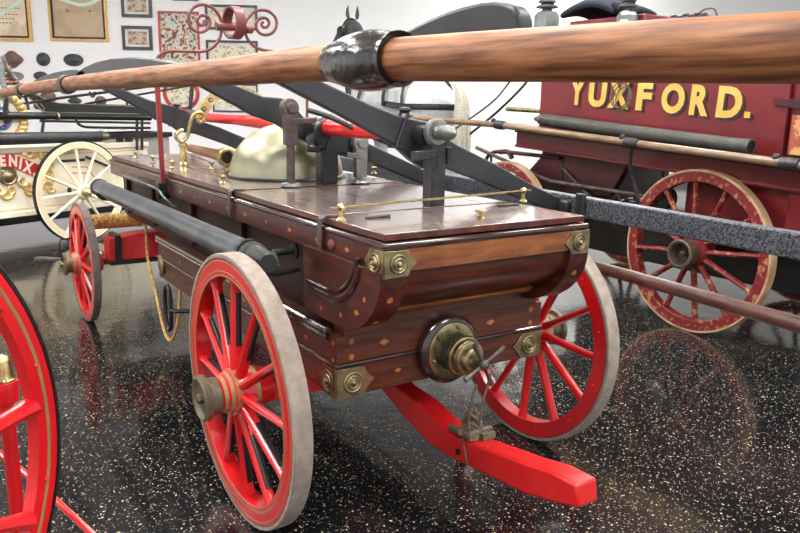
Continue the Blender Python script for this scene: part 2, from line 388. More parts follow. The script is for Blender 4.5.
# ================================================================== THE MAIN HAND ENGINE
eng = thing('hand_pump_engine', 'dark mahogany hand-pumped fire engine on red spoked wheels with a red curved tongue', 'fire engine', (0, 1.1, 0))
LZ = 1.017
def diamond(mb, c, u, v, n, s=.010, mi=1):
    c, u, v, n = V(c), V(u), V(v), V(n); mb.prism([c+u*s*1.35, c+v*s*.8, c-u*s*1.35, c-v*s*.8], n*.0012, mi)
def dot(mb, c, n, r=.0075, mi=1): mb.lathe([(r, -.001), (r, .0012)], c, n, 12, mi)
X, Y, Z = V((1, 0, 0)), V((0, 1, 0)), V((0, 0, 1))
# chassis box
YC0, YC1, XC, ZC0, ZC1 = -.265, 1.66, .426, .467, .665
ch = MB().box((-XC, YC0, ZC0), (XC, YC1, ZC1))
for x in (-XC, XC):
    s = -1 if x < 0 else 1
    for y in [k*.27-.05 for k in range(7)]: diamond(ch, (x, y, .61), Y, Z, V((s, 0, 0)), .012)
    for y in [k*.27+.08 for k in range(6)]: diamond(ch, (x, y, .515), Y, Z, V((s, 0, 0)), .009)
    for z in (.60, .545): dot(ch, (x, YC0+.025, z+.04), V((s, 0, 0)))
for x in (-.255, .185): diamond(ch, (x, YC0, .625), X, Z, -Y, .014)
for x in (-.2, .25): diamond(ch, (x, YC0, .52), X, Z, -Y, .010)
for x in (-.375, .375):
    for z in (.595, .645): dot(ch, (x, YC0, z), -Y, .0095)
chassis = part('chassis', ch, [maho_front, inlay], eng, bevel=.003)
mo = MB()
for z, r in ((.573, .0075),):
    path = [(-XC-.002, YC1, z), (-XC-.002, YC0-.002, z), (XC+.002, YC0-.002, z), (XC+.002, YC1, z)]
    for i in range(3): mo.tube([path[i], path[i+1]], r, 10)
    for q in path: mo.ball(q, r, 10)
part('chassis_bead', mo, mould, eng)
mo = MB()
for s in (-1, 1):
    for z in (.672, .655): mo.tube([(s*(XC+.002), YC1, z), (s*(XC+.002), -.215, z)], .012, 10)
part('chassis_moulding', mo, mould, eng)
# case body (recessed sides)
YB = 2.74
cs = MB().box((-.355, -.25, .66), (.355, YB-.12, .905))
for s in (-1, 1):
    for y in (.0, .62, 1.25, 1.9, 2.45): cs.box((min(s*.355, s*.378), y, .69), (max(s*.355, s*.378), y+.05, .905))
part('case', cs, mat('matt_mahogany', (.045, .010, .006), (.020, .006, .004), rough=.5, scale=7, stretch=(6, 1, 6), spec=.3), eng, bevel=.003)
# side brackets with the rounded belly at the front
def arc(cy, cz, ry, rz, n=14, t0=0., t1=90.): return [(cy-ry*math.cos(R(t0+(t1-t0)*i/n)), cz-rz*math.sin(R(t0+(t1-t0)*i/n))) for i in range(n+1)]
for s in (-1, 1):
    prof = [(-.487, .91)]+arc(-.245, .90, .242, .205)+[(-.02, .695), (.0, .72), (-.01, .80), (.0, .91)]
    x0, x1 = (-.41, -.325) if s < 0 else (.325, .41)
    bk = MB().prism([(x0, y, z) for y, z in prof], (x1-x0, 0, 0))
    xo = s*.41
    for (y, z) in ((-.40, .815), (-.355, .765), (-.26, .735), (-.13, .725)):
        (diamond if (y, z) in ((-.355, .765),) else lambda m_, c_, *_a: dot(m_, c_, V((s, 0, 0)), .008))(bk, (xo, y, z), Y, Z, V((s, 0, 0)), .012)
    for t in (22, 52):
        y, z = -.245-.242*math.cos(R(t)), .90-.205*math.sin(R(t)); nn = V((0, -math.cos(R(t)), -math.sin(R(t))))
        dot(bk, V((s*.367, y, z)), nn, .010)
    part('belly_bracket', bk, [maho, inlay], eng, bevel=.004)
    mb = MB(); pa = [(y, z) for y, z in arc(-.17, .93, .20, .16, 12, 8, 88)]+[(-.05, .772)]
    mb.tube([(xo, y, z) for y, z in pa], .013, 10, squash=.8)
    mb.tube([(xo, y+.012, z+.022) for y, z in pa], .008, 8)
    part('scroll_moulding', mb, mould, eng)
# rounded front panel
pf = [(-.475, .905)]+arc(-.235, .90, .235, .15, 16)+[(-.15, .75), (-.15, .905)]
part('front_panel', MB().prism([(-.326, y, z) for y, z in pf], (.652, 0, 0)), maho_front, eng, bevel=.002)
part('front_rail', MB().prism([(-.34, y, z) for y, z in [(-.315, .762), (-.335, .752), (-.325, .736), (-.30, .725), (-.262, .720), (-.22, .722), (-.22, .762)]], (.652, 0, 0)), walnut, eng, bevel=.002, label='golden walnut rail')
part('upper_front_block', MB().box((-.40, -.262, .66), (.40, -.2, .724)), maho_front, eng)
# band round the top
bd = MB().box((-.40, -.485, .905), (.40, YB, .975))
for s in (-1, 1):
    for i in range(15):
        y = -.28+i*.2; c = (s*.40, y, .94)
        if i % 2 == 0: diamond(bd, c, Y, Z, V((s, 0, 0)), .011)
        else: dot(bd, c, V((s, 0, 0)), .006)
part('band', bd, [maho, inlay], eng, bevel=.002)
part('front_band', MB().box((-.345, -.489, .909), (.36, -.486, .972)), walnut, eng, label='golden walnut front band')
mo = MB(); x_, y0_, y1_, z_ = .405, -.492, YB+.005, .984
mo.box((-x_, y0_, z_-.011), (x_, y1_, z_+.009))
part('top_moulding', mo, mould, eng, bevel=.008)
# lids
for (ya, yb_) in ((-.476, -.105), (-.085, .64), (.675, 2.72)):
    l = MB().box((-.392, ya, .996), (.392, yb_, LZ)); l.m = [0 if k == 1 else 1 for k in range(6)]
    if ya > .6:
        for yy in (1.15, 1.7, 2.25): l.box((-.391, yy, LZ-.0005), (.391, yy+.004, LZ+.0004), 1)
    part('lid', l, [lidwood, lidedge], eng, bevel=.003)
# straps
for y in (-.125, .655):
    st = MB(); st.tube(smooth_path([(-.36, y, LZ+.004), (-.39, y, LZ+.006), (-.408, y, LZ-.004), (-.412, y, .975), (-.409, y, .915)], 5), .017, 8, squash=1)
    st = MB(); w = .017
    pp = [(-.35, LZ+.003), (-.395, LZ+.005), (-.411, LZ-.006), (-.412, .915)]
    for i in range(3): st.bar((pp[i][0], y, pp[i][1]), (pp[i+1][0], y, pp[i+1][1]), .03, .006, hint=V((1, 0, 0)) if i == 2 else V((0, 0, 1)))
    st.ball((-.413, y, .93), .006, 8)
    part('iron_strap', st, iron_rust, eng, bevel=.002)
part('side_button', MB().lathe([(.018, 0), (.016, .006), (.006, .011), (0.0001, .012)], (-.401, -.185, .94), (-1, 0, 0), 16), oxred, eng)
# brass corner plates with ringed bosses
def corner_plate(xc, yc, z0, z1, ls, lf, s):
    mb = MB(); zm = (z0+z1)/2; h = (z1-z0)/2; x = xc; o = .004
    def face(L, u, n):
        c = V((x, yc, zm)); pts = [c-u*0+Z*h, c+u*(L*.72)+Z*h*.95, c+u*L*.8+Z*h*.55, c+u*L, c+u*L*.8-Z*h*.55, c+u*(L*.72)-Z*h*.95, c-Z*h]
        mb.prism([p for p in pts], n*o)
        b = c+u*L*.42+n*o
        mb.lathe([(h*.74, 0), (h*.74, .003), (h*.62, .005), (h*.56, .003), (h*.46, .003), (h*.42, .007), (h*.34, .007), (h*.3, .004), (h*.2, .005), (h*.17, .011), (0.0001, .015)], b, n, 24)
    face(ls, Y, V((s, 0, 0))); face(lf, V((-s, 0, 0)), -Y)
    return mb
for xc, s in ((-.402, -1), (.402, 1)):
    part('corner_plate', corner_plate(xc, -.491, .893, .972, .10, .11, s), brass_dull, eng, bevel=.001)
for xc, s in ((-.428, -1), (.428, 1)):
    part('corner_plate', corner_plate(xc, -.267, .463, .562, .12, .135, s), brass_dull, eng, bevel=.001)
rp = MB(); rp.lathe([(.05, 0), (.05, .006), (.03, .012), (.0001, .014)], (-.428, 1.6, .54), (-1, 0, 0), 20)
part('rear_roundel', rp, brass_dull, eng)
# outlet
OX, OZ = -.012, .567
part('outlet_ring', MB().lathe([(.118, 0), (.118, .03), (.108, .04), (.098, .042), (.095, .03)], (OX, YC0, OZ), (0, -1, 0), 48), mould, eng, bevel=.001)
ou = MB().lathe([(.096, .028), (.096, .042), (.080, .046), (.066, .046), (.064, .06), (.062, .09), (.060, .094), (.066, .096), (.068, .105), (.066, .112), (.06, .114), (.058, .13), (.056, .132), (.056, .138), (.05, .142), (.042, .142), (.038, .158), (.036, .16), (.026, .162), (.022, .175), (.0001, .176)], (OX, YC0, OZ), (0, -1, 0), 40,
                mis=[0, 0, 0, 0, 1, 1]+[0]*14)
for k in range(6): t = k*PI/3+.3; ou.ball((OX+.081*math.cos(t), YC0-.048, OZ+.081*math.sin(t)), .007, 8)
part('outlet', ou, [brass_dull, mat('verdigris', (.035, .055, .05), (.06, .075, .06), rough=.4, metal=.5)], eng)
cp = MB(); oy = YC0-.205; cp.cyl((OX, YC0-.17, OZ), (OX, oy-.01, OZ), .012)
cp.ball((OX, oy, OZ), .019)
for t in (28, 118, 208, 298):
    u = V((math.cos(R(t)), 0, math.sin(R(t)))); q = V((OX, oy, OZ)); cp.tube([q+u*.01, q+u*.04, q+u*.06, q+u*.082], [.006, .006, .0085, .0095], 10)
part('outlet_handle', cp, mat('dull_bronze', (.16, .15, .13), (.09, .08, .07), rough=.45, metal=.6), eng)
# crank stub and side fittings
cr = MB(); cr.lathe([(.03, 0), (.03, .01), (.012, .012), (.012, .09)], (-.378, .12, .866), (-1, 0, 0), 16); cr.tube([(-.46, .12, .866), (-.475, .09, .862), (-.478, .06, .85), (-.476, .045, .83)], [.012, .013, .011, .006], 10)
part('side_spigot', cr, iron, eng)
# iron step loop under the chassis
lp = MB(); c0 = V((-.50, 1.27, .40)); lp.tube([c0+V((0, .045*math.cos(t), .08*math.sin(t)+(.03 if math.sin(t) > 0 else -.03)*abs(math.sin(t))**.3)) for t in [2*PI*k/28 for k in range(28)]], .010, 8, closed=True)
lp.tube([c0+V((0, -.045, 0)), (-.49, 1.17, .405), (-.42, 1.12, .41), (-.40, 1.10, .47)], .011, 8)
lp.tube([c0+V((0, .0, .10)), (-.46, 1.38, .475)], .005, 6); part('step_loop', lp, black, eng)
# tongue
xl, xr = -.045, .036
bot = [(383, 392), (405, 419), (430, 445), (448, 457), (467, 466), (495, 480), (524, 494), (550, 502), (578, 509)]
top = [(397, 388), (420, 404), (440, 424), (455, 436), (468, 442), (495, 452), (524, 463), (550, 471), (576, 485)]
pb = [on(a, b, 'x', xl) for a, b in bot]; pt_ = [on(a, b, 'x', xl) for a, b in top]
pb = [V((xl, .45, .40)), V((xl, .25, .33))]+pb; pt_ = [V((xl, .45, .47)), V((xl, .25, .45))]+pt_
TT = [(a.y, a.z) for a in pt_]; TB = [(a.y, a.z) for a in pb]
def tz(y, L):
    L = sorted(L)
    for (a, b), (c, d) in zip(L, L[1:]):
        if a <= y <= c: return b+(d-b)*(y-a)/(c-a)
    return L[0][1] if y < L[0][0] else L[-1][1]
tg = MB(); poly = pt_+pb[::-1]; tg.prism(poly, (xr-xl, 0, 0))
tongue = part('tongue', tg, red_beam, eng, bevel=.008)
ytop = lambda y: tz(y, TT)
bh = MB(); bh.lathe([(.012, 0), (.012, .003)], (xl, -.40, ytop(-.40)-.05), (-1, 0, 0), 14); part('peg_hole', bh, black, tongue)
yk = -.42
pn = MB(); zt = ytop(yk)+.012; pn.bar((-.02, yk+.05, ytop(yk+.05)+.012), (-.03, yk-.045, ytop(yk-.045)+.014), .035, .022); pn.bar((.02, yk+.02, ytop(yk)+.01), (.02, yk-.06, ytop(yk-.06)+.012), .05, .024)
pn.tube([(-.04, yk+.07, ytop(yk+.07)+.016), (-.05, yk, zt+.014)], .013, 10); pn.cyl((-.055, yk-.03, zt+.018), (.05, yk-.03, zt+.02), .009)
part('tongue_latch', pn, cord, tongue, bevel=.002, label='rusty iron latch')
cb = MB(); h0 = V((OX+.02, oy, OZ-.055))
cb.tube(smooth_path([(OX-.03, oy-.005, OZ-.06), (OX-.035, oy+.02, OZ-.16), (-.05, -.46, .34), (xl-.004, yk-.01, ytop(yk)), (xl-.004, yk-.06, ytop(yk)-.12)], 8), .0035, 6)
cb.tube(smooth_path([(OX+.03, oy-.005, OZ-.03), (OX+.01, oy+.01, OZ-.14), (0, -.45, .35), (.0, yk-.02, ytop(yk)+.03), (.04, yk-.05, ytop(yk)+.02)], 8), .004, 6)
for k in range(5):
    cb.tube([V((-.015, yk-.01, zt+.05))+V((.025*math.cos(t+k), .02*math.sin(t), .012*math.sin(2*t+k)+.008*k-.01)) for t in [2*PI*j/16 for j in range(16)]], .004, 6, closed=True)
tag(part('tie_cord', cb, cord, None), 'thin frayed cord tying the outlet handle down to the red tongue', 'cord')
# axle, springs
part('front_axle', MB().box((-.66, -.035, .40), (.66, .035, .465)), red, eng, bevel=.006)
part('underframe', MB().box((-.12, -.1, .40), (.12, 2.5, .468)), black, eng, bevel=.006)
# front wheels
hubp = [(.0, -.09), (.055, -.09, 0), (.07, -.04, 0), (.074, -.035, 1), (.074, -.02, 0), (.076, .03, 1), (.076, .045, 0), (.070, .05, 1), (.068, .062, 0), (.060, .068, 1), (.058, .08, 0), (.052, .085, 0), (.05, .10, 0), (.0001, .10, 0)]
hubp = [(max(a[0], .0001),)+tuple(a[1:]) for a in hubp]
capp = [(.056, .085), (.060, .09), (.060, .118), (.074, .124), (.076, .142), (.066, .148), (.054, .140), (.05, .136), (.018, .136)]
for s in (-1, 1):
    o = V((s*math.cos(.0257), 0, -math.sin(.0257)))
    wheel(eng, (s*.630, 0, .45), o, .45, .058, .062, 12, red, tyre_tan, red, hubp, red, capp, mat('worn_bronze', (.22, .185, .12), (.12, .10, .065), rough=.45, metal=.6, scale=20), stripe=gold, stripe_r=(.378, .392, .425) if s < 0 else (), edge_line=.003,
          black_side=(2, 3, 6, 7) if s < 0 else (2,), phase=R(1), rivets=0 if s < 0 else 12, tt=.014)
# rear wheels
for s in (-1, 1):
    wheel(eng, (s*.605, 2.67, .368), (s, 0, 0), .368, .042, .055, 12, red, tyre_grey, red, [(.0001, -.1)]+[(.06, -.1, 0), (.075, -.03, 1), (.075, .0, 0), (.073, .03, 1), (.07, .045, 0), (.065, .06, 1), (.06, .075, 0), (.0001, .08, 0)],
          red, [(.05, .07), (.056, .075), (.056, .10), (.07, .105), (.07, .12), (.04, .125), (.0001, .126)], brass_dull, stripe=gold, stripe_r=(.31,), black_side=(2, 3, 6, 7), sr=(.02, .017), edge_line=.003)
    lk = MB(); lk.tube([(s*.73, 2.67, .37), (s*.745, 2.64, .48), (s*.74, 2.62, .53), (s*.68, 2.62, .535)], .005, 6); part('linch_wire', lk, black, eng)
ha = MB(); ha.tube([(-.73, 2.67, .40), (-.78, 2.72, .395), (-.82, 2.77, .39), (-.86, 2.82, .385)], [.008, .013, .017, .014], 10); part('linch_handle', ha, iron_rust, eng)
ax = MB(); ax.box((-.56, 2.64, .345), (.56, 2.70, .388)); ax.box((-.1, 2.5, .35), (.1, 2.66, .386)); part('rear_axle', ax, black, eng, bevel=.006)
bm_ = MB()
for s in (-1, 1):
    q = [(s*.50, .405), (s*.50, .545), (s*.42, .548), (s*.30, .56), (0, .57), (0, .405)]
    bm_.prism([(x, 2.44, z) for x, z in q], (0, .16, 0))
part('rear_bolster', bm_, red, eng, bevel=.006)
part('bolster_sole', MB().box((-.50, 2.44, .378), (.50, 2.60, .404)), black, eng, bevel=.003)
part('bolster_strap', MB().box((-.47, 2.425, .385), (-.435, 2.61, .562)), black, eng, bevel=.003)
part('kingpost', MB().cyl((0, 2.53, .5), (0, 2.53, .80), .06), iron, eng)

# ---- pump top gear
AX, AZ = .06, 1.262       # rocking shaft
def plank(name, pxs, y, th, m=blackwood, parent=eng, ax_='y'):
    pts = [on(a, b, ax_, y) for a, b in pxs]
    return part(name, MB().prism(pts, (0, th, 0) if ax_ == 'y' else (th, 0, 0)), m, parent, bevel=.006)
pol = lambda px, py, y: on(px, py, 'y', y)
arm_c = [(248, 72), (284, 64), (326, 83), (370, 104), (400, 116), (425, 121), (440, 132), (457, 144.5), (500, 166), (537, 187), (566, 200), (566, 214), (545, 208), (530, 203), (480, 181), (440, 166), (424, 169), (411, 160), (396, 146), (340, 115), (280, 84)]
lever_f = plank('lever_arm', arm_c, .02, .035)
arm_m = [(165, 70), (200, 70), (234, 84.5), (263, 96.5), (281, 98), (288, 100), (296, 108), (306, 119), (330, 118), (350, 132), (370, 144), (400, 158), (425, 170), (445, 178), (445, 192), (425, 185), (400, 175), (370, 162), (345, 156), (325, 152), (300, 138), (275, 123.5), (254, 116), (230, 102.5), (198, 85)]
lever_m = plank('lever_arm', arm_m, .82, .035)
arm_r = [(85, 78), (104, 80), (119, 87.5), (150, 100), (173, 106), (186, 110), (200, 121), (219, 127), (254, 141.5), (310, 166), (310, 176), (270, 163), (230, 146), (196, 134), (180, 132), (170, 125), (156, 120), (144, 111), (104, 90)]
lever_r = plank('lever_arm', arm_r, 2.1, .035)
# clamps round the arms
def armband(par, p1, p2, y):
    a, b = on(p1[0], p1[1], 'y', y-.006), on(p2[0], p2[1], 'y', y-.006); th = .047
    part('arm_clamp', MB().tube([a, b, b+V((0, th, 0)), a+V((0, th, 0))], .006, 6, closed=True), iron, par)
    part('arm_clamp_nut', MB().ball(a+V((0, .02, .01)), .018, 10, sc=(1.3, 1, .6)), iron, par)
armband(lever_f, (408, 113), (396, 148), .02); armband(lever_r, (178, 107), (171, 126), 2.1)
# brace rods beside the arms
br = MB(); br.tube(smooth_path([on(308, 110, 'y', .55), on(330, 117, 'y', .5), on(360, 131, 'y', .42), on(396, 146, 'y', .3)], 6), .011, 8); part('brace_rod', br, iron, eng)
br = MB(); br.tube(smooth_path([on(252, 108, 'y', 2.0), on(264, 116, 'y', 1.8), on(276, 124, 'y', 1.6)], 6), .012, 8); part('brace_rod', br, iron, eng)
# shaft
for (ya, yb_, r0, r1) in ((2.42, 1.12, .026, .034), (.72, .12, .034, .026)):
    sh = MB(); n = (V((0, yb_, AZ))-V((0, ya, AZ))).length
    sh.lathe([(r0*.6, 0), (r0, .01), (r0*1.02, n*.5), (r1*1.05, n*.8), (r1*.7, n*.93), (.008, n)], (AX, ya, AZ), (0, -1, 0), 20)
    part('rocking_shaft', sh, red, eng)
for a_, b__, r_ in ((2.60, 2.40, .04), (1.14, .70, .038), (.14, -.04, .034)): part('shaft_core', MB().cyl((AX, a_, AZ), (AX, b__, AZ), r_), iron, eng, label='black iron section')

# standards (posts) carrying the shaft
ps = MB(); b0 = on(434, 204, 'z', LZ); ps.bar((AX+.02, -.05, LZ), (AX+.02, -.05, AZ-.02), .058, .058, hint=Y)
ps.bar((AX+.02, -.05, AZ-.03), (AX+.02, -.05, AZ+.02), .066, .062, hint=Y, w1=.05, h1=.05)
part('standard', ps, iron, eng, bevel=.004)
co = MB(); co.lathe([(.044, -.006), (.047, 0), (.047, .018), (.042, .024), (.03, .024)], (AX+.01, -.06, AZ+.012), (0, -1, 0), 28)
co.lathe([(.022, .02), (.026, .03), (.021, .04), (.024, .05), (.027, .072), (.024, .092), (.012, .112), (.0001, .12)], (AX+.01, -.06, AZ+.012), (0, -1, 0), 24)
part('shaft_nose', co, steel, eng, label='grey steel bearing and pointed nose')
cl = MB(); cl.bar((AX-.10, -.09, AZ-.065), (AX-.01, -.09, AZ-.063), .03, .03); cl.cyl((AX-.02, -.10, AZ-.11), (AX-.02, -.10, AZ-.06), .016); cl.cyl((AX-.07, -.09, AZ-.08), (AX-.07, -.09, AZ-.05), .01); part('bearing_clip', cl, iron, eng, bevel=.003)
part('bearing_bolt', MB().bar((AX+.06, -.07, AZ-.10), (AX+.06, -.07, AZ-.04), .02, .03), iron, eng, bevel=.003)
# middle yoke: black body with piston rods each side
yk_ = MB(); pm = on(328, 184, 'y', .72)
yk_.bar((pm.x, .73, LZ), (pm.x, .73, 1.17), .085, .06, hint=Y); yk_.lathe([(.03, -.05), (.085, -.04), (.095, 0), (.085, .05), (.03, .06)], (pm.x+.02, .77, 1.225), (0, -1, 0), 24)
yk_.bar((pm.x-.05, .70, 1.17), (pm.x-.11, .70, 1.175), .03, .03)
yk_.prism([(pm.x+.02, .70, 1.30), (pm.x+.19, .70, 1.22), (pm.x+.21, .70, 1.12), (pm.x+.10, .70, 1.13), (pm.x-.02, .70, 1.16)], (0, .05, 0))
part('middle_standard', yk_, black, eng, bevel=.008)
for (pxx, pyb, pyt, yy) in ((291, 185, 108, .68), (360, 186, 143, .68)):
    b_ = on(pxx, pyb, 'y', yy); t_ = on(pxx, pyt, 'y', yy); pr = MB()
    pr.cyl((b_.x, yy, LZ-.01), (b_.x, yy, t_.z-.12), .0175); pr.bar((b_.x, yy, t_.z-.15), (b_.x, yy, t_.z-.01), .052, .035, hint=Y, w1=.06)
    pr.lathe([(.038, -.03), (.038, .01), (.022, .012), (.022, .028)], (b_.x, yy, t_.z), (0, -1, 0), 20)
    pr.bar((b_.x, yy-.01, t_.z-.055), (b_.x+.11*(1 if pxx < 300 else -.7), yy-.01, t_.z-.05), .022, .022)
    part('piston_rod', pr, iron_rust if pxx < 300 else steel, eng, bevel=.003)
    part('rod_gland', MB().lathe([(.04, 0), (.045, .006), (.04, .016), (.02, .02)], (b_.x, yy, LZ), (0, 0, 1), 20), steel, eng)
# side bars carrying the handles: right one low, left one high
rb = MB(); rb.bar((.80, -1.75, .955), (.80, 2.75, 1.005), .05, .082)
side_r = part('side_bar', rb, leadgrey, eng, bevel=.006, label='rubbed black iron side bar')
for (a_, b__) in ((548, 197), (566, 206)):
    q = on(a_, b__, 'x', .765); bt = MB(); bt.bar(q+V((-.02, 0, 0)), q+V((.02, 0, 0)), .042, .042); part('side_bar_bolt', bt, iron, side_r, bevel=.005)
q = on(574, 208, 'x', .765); bt = MB(); bt.bar((.768, q.y-.03, .935), (.768, q.y-.03, 1.03), .02, .045, hint=Y)
part('side_bar_clip', bt, iron, side_r, bevel=.005)
def wood_pole(name, pts, rs, m, parent, label=None, seg=28):
    mb = MB(); pts = smooth_path(pts, 6); n = len(pts); k = len(rs)-1
    rr = []
    for i in range(n):
        f = i/(n-1)*k; j = min(int(f), k-1); rr.append(rs[j]+(rs[j+1]-rs[j])*(f-j))
    mb.tube(pts, rr, seg); return part(name, mb, m, parent, label=label)
wood_pole('pump_handle', [(.80, -1.8, .70), (.80, -1.0, .719), (.80, -.2, .741), (.80, 1., .75), (.80, 2.9, .75)], [.025, .0265, .0235, .022, .02], poleR, eng)
for y in (1.2, 2.4):
    hk = MB(); hk.bar((.80, y, .96), (.80, y, .765), .02, .02, hint=Y); hk.lathe([(.023, -.012), (.032, -.012), (.032, .012), (.023, .012)], (.80, y, .748), (0, 1, 0), 16, closed=True)
    part('handle_hanger', hk, iron, eng)
# left bar, bowed, with rounded fore end
def bowprof(pxs, zb):
    top = [on(a, b, 'x', -.715) for a, b in pxs]; return top+[V((-.715, top[-1].y, zb)), V((-.715, top[0].y, zb))]
lb = MB()
lb.prism(bowprof([(519, 34), (519, 20), (517, 12), (512, 6), (504, 2.5), (492, 1), (478, 2.5), (460, 7), (445, 12), (430, 18), (410, 28), (395, 36), (360, 54)], 1.432), (.03, 0, 0))
lb.prism([(-.715, -1.1, 1.425), (-.715, -1.1, 1.452), (-.715, 2.5, 1.452), (-.715, 2.5, 1.425)], (.045, 0, 0))
lb.prism(bowprof([(176, 64), (165, 61), (150, 58.5), (130, 57), (110, 58.5), (95, 62), (82, 68), (72, 76)], 1.425), (.045, 0, 0))
lb.prism(bowprof([(84, 70), (70, 69.5), (55, 72), (42, 76), (33, 81)], 1.42), (.045, 0, 0))
part('side_bar', lb, blackwood, eng, bevel=.006, label='bowed black side bar')
hp = [(-.78, -2.02, 1.425), (-.78, -1.803, 1.430), (-.78, -1.3, 1.440), (-.78, -.889, 1.445), (-.78, -.14, 1.440), (-.78, 1.084, 1.436), (-.78, 2.8, 1.418), (-.78, 4.1, 1.395), (-.78, 4.8, 1.383)]
wood_pole('pump_handle', hp, [.0315, .0325, .035, .0352, .034, .0335, .034, .033, .03], poleL, eng, seg=40)
lw = MB(); ya, yb_ = on(336, 60, 'x', -.78).y, on(398, 60, 'x', -.78).y
nn = 22; cpts = []; rad = []
for i in range(nn+1):
    f = i/nn; y = ya+(yb_-ya)*f; cpts.append((-.78, y, 1.4435)); rad.append(.0362+.0165*math.sin(min((1-f)*1.55, 1)*PI*.5)**1.4*(1-.5*max(0, (1-f)-.65)/.35) if False else (.0372+.0150*math.sin(f*PI*.86)**1.2))
lw.tube(cpts, rad, 40)
part('leather_cup', lw, leather, eng, label='glossy black leather wrap')
tr = MB(); tr.lathe([(.036, -.005), (.0455, -.006), (.0455, .005), (.036, .004)], (-.78, yb_, 1.4435), (0, 1, 0), 36, closed=True); part('cup_rim', tr, leather, eng)
for pxr, w_ in ((67, .045), (22, .05)):
    q = on(pxr, 80, 'x', -.78); rg = MB(); zc = {67: 1.4275, 22: 1.403}[pxr]
    rg.lathe([(.034, -w_), (.042, -w_), (.043, -w_+.02), (.047, w_-.02), (.045, w_), (.034, w_)], (-.78, q.y, zc), (0, 1, 0), 28, closed=True)
    if pxr == 22: rg.tube(smooth_path([(-.77, q.y, zc-.04), (-.76, q.y, zc-.08), (-.76, q.y-.02, zc-.12)], 5), .010, 8)
    part('pole_ferrule', rg, iron, eng)
hook = MB(); q = on(92, 89, 'x', -.78); hook.tube([q+V((0, .05*math.cos(t), -.012+.02*math.sin(t))) for t in [PI+PI*k/10 for k in range(11)]], .005, 6); part('pole_eye', hook, iron, eng)
# rails, knobs
def finial(x, y, h=.045):
    return MB().lathe([(.016, 0), (.016, .004), (.007, .012), (.006, h*.6), (.011, h*.7), (.014, h*.85), (.011, h), (.0001, h+.004)], (x, y, LZ), (0, 0, 1), 16)
A1, A2 = on(341, 221, 'z', LZ), on(523, 202, 'z', LZ)
rl = finial(A1.x, A1.y, .05); rl.v += []; part('rail_finial', rl, brass, eng); part('rail_finial', finial(A2.x, A2.y, .05), brass, eng)
d_ = (A2-A1).normalized(); part('brass_rail', MB().cyl(A1+Z*.042-d_*.04, A2+Z*.042+d_*.04, .004, seg=10), brass, eng)
k = on(481, 218, 'z', LZ); part('lid_knob', MB().lathe([(.012, 0), (.006, .006), (.006, .014), (.02, .02), (.02, .025), (.0001, .028)], k, (0, 0, 1), 18), brass, eng)
for (a, b) in ((378, 218), (508, 206)):
    k = on(a, b, 'z', LZ); part('lid_staple', MB().tube([k+V((-.045, .0, .0045)), k+V((.045, .0, .0045))], .0045, 8), iron_rust, eng)
for (a, b) in ((136, 158), (153, 163), (172, 168), (223, 184), (212, 169), (185, 157), (374, 174)):
    k = on(a, b, 'z', LZ); part('rail_finial', finial(k.x, k.y, .038), brass_dull, eng)
K = lambda a, b: on(a, b, 'z', LZ)+Z*.031
for q in (((136, 158), (153, 163)), ((153, 163), (172, 168)), ((172, 168), (223, 184)), ((212, 169), (185, 157))):
    part('brass_rail', MB().cyl(K(*q[0]), K(*q[1]), .0035, seg=8), brass_dull, eng)
# dome
dc = V((.055, 1.12, LZ)); dr = .268
part('air_dome', MB().lathe([(dr+.012, 0), (dr+.014, .006), (dr+.004, .012)]+[(dr*math.cos(R(t)), .012+.235*math.sin(R(t))) for t in range(0, 90, 6)]+[(.0001, .247)], dc, (0, 0, 1), 56, mis=[1, 1]+[0]*16), [brass_pale, iron], eng)
# brass goose-neck and arc plate
by = 1.82; base = on(184, 166, 'y', by)
gn = MB(); gx = base.x
gn.lathe([(.026, 0), (.026, .012), (.019, .02), (.018, .1), (.024, .108), (.024, .118), (.014, .122)], (gx, by, LZ), (0, 0, 1), 20)
sp_ = [(184, 134), (180, 135), (177, 139), (177, 141), (179, 144), (184, 145), (188, 141), (190, 134), (192, 124), (195, 118), (200, 116), (204, 118), (205, 123), (202, 126), (199, 124)]
gn.tube(smooth_path([on(a-1, b-4, 'y', by) for a, b in sp_], 5), [.013]*0 or .0105, 10)
gooseneck = part('goose_neck', gn, brass, eng)
ar = MB(); cc = on(231, 130, 'y', by); o1 = on(198, 120, 'y', by)
outer = [(195, 118), (198, 108), (205, 98), (215, 90), (228, 86), (242, 86), (255, 91), (264, 97), (269, 103)]
inner = [(207, 117), (210, 110), (216, 102), (224, 96), (233, 93), (242, 93), (250, 96), (257, 101), (262, 106)]
ar.prism([on(a, b, 'y', by) for a, b in outer]+[on(a, b, 'y', by) for a, b in inner[::-1]], (0, .012, 0))
for i in range(1, 7):
    o_, i_ = on(*outer[i], 'y', by), on(*inner[i], 'y', by); m_ = (o_+i_)/2; u = (o_-i_)*.28
    w_ = V((u.z, 0, -u.x)); e_ = -Y*.003
    ar.prism([m_+u+e_, m_+w_*.9+e_, m_-u+e_, m_-w_*.9+e_], -Y*.001, 1)
    ar.prism([m_+u*.45-Y*.005, m_+w_*.4-Y*.005, m_-u*.45-Y*.005, m_-w_*.4-Y*.005], -Y*.001, 0)
part('engraved_arc', ar, [brass, iron_rust], eng, bevel=.001)
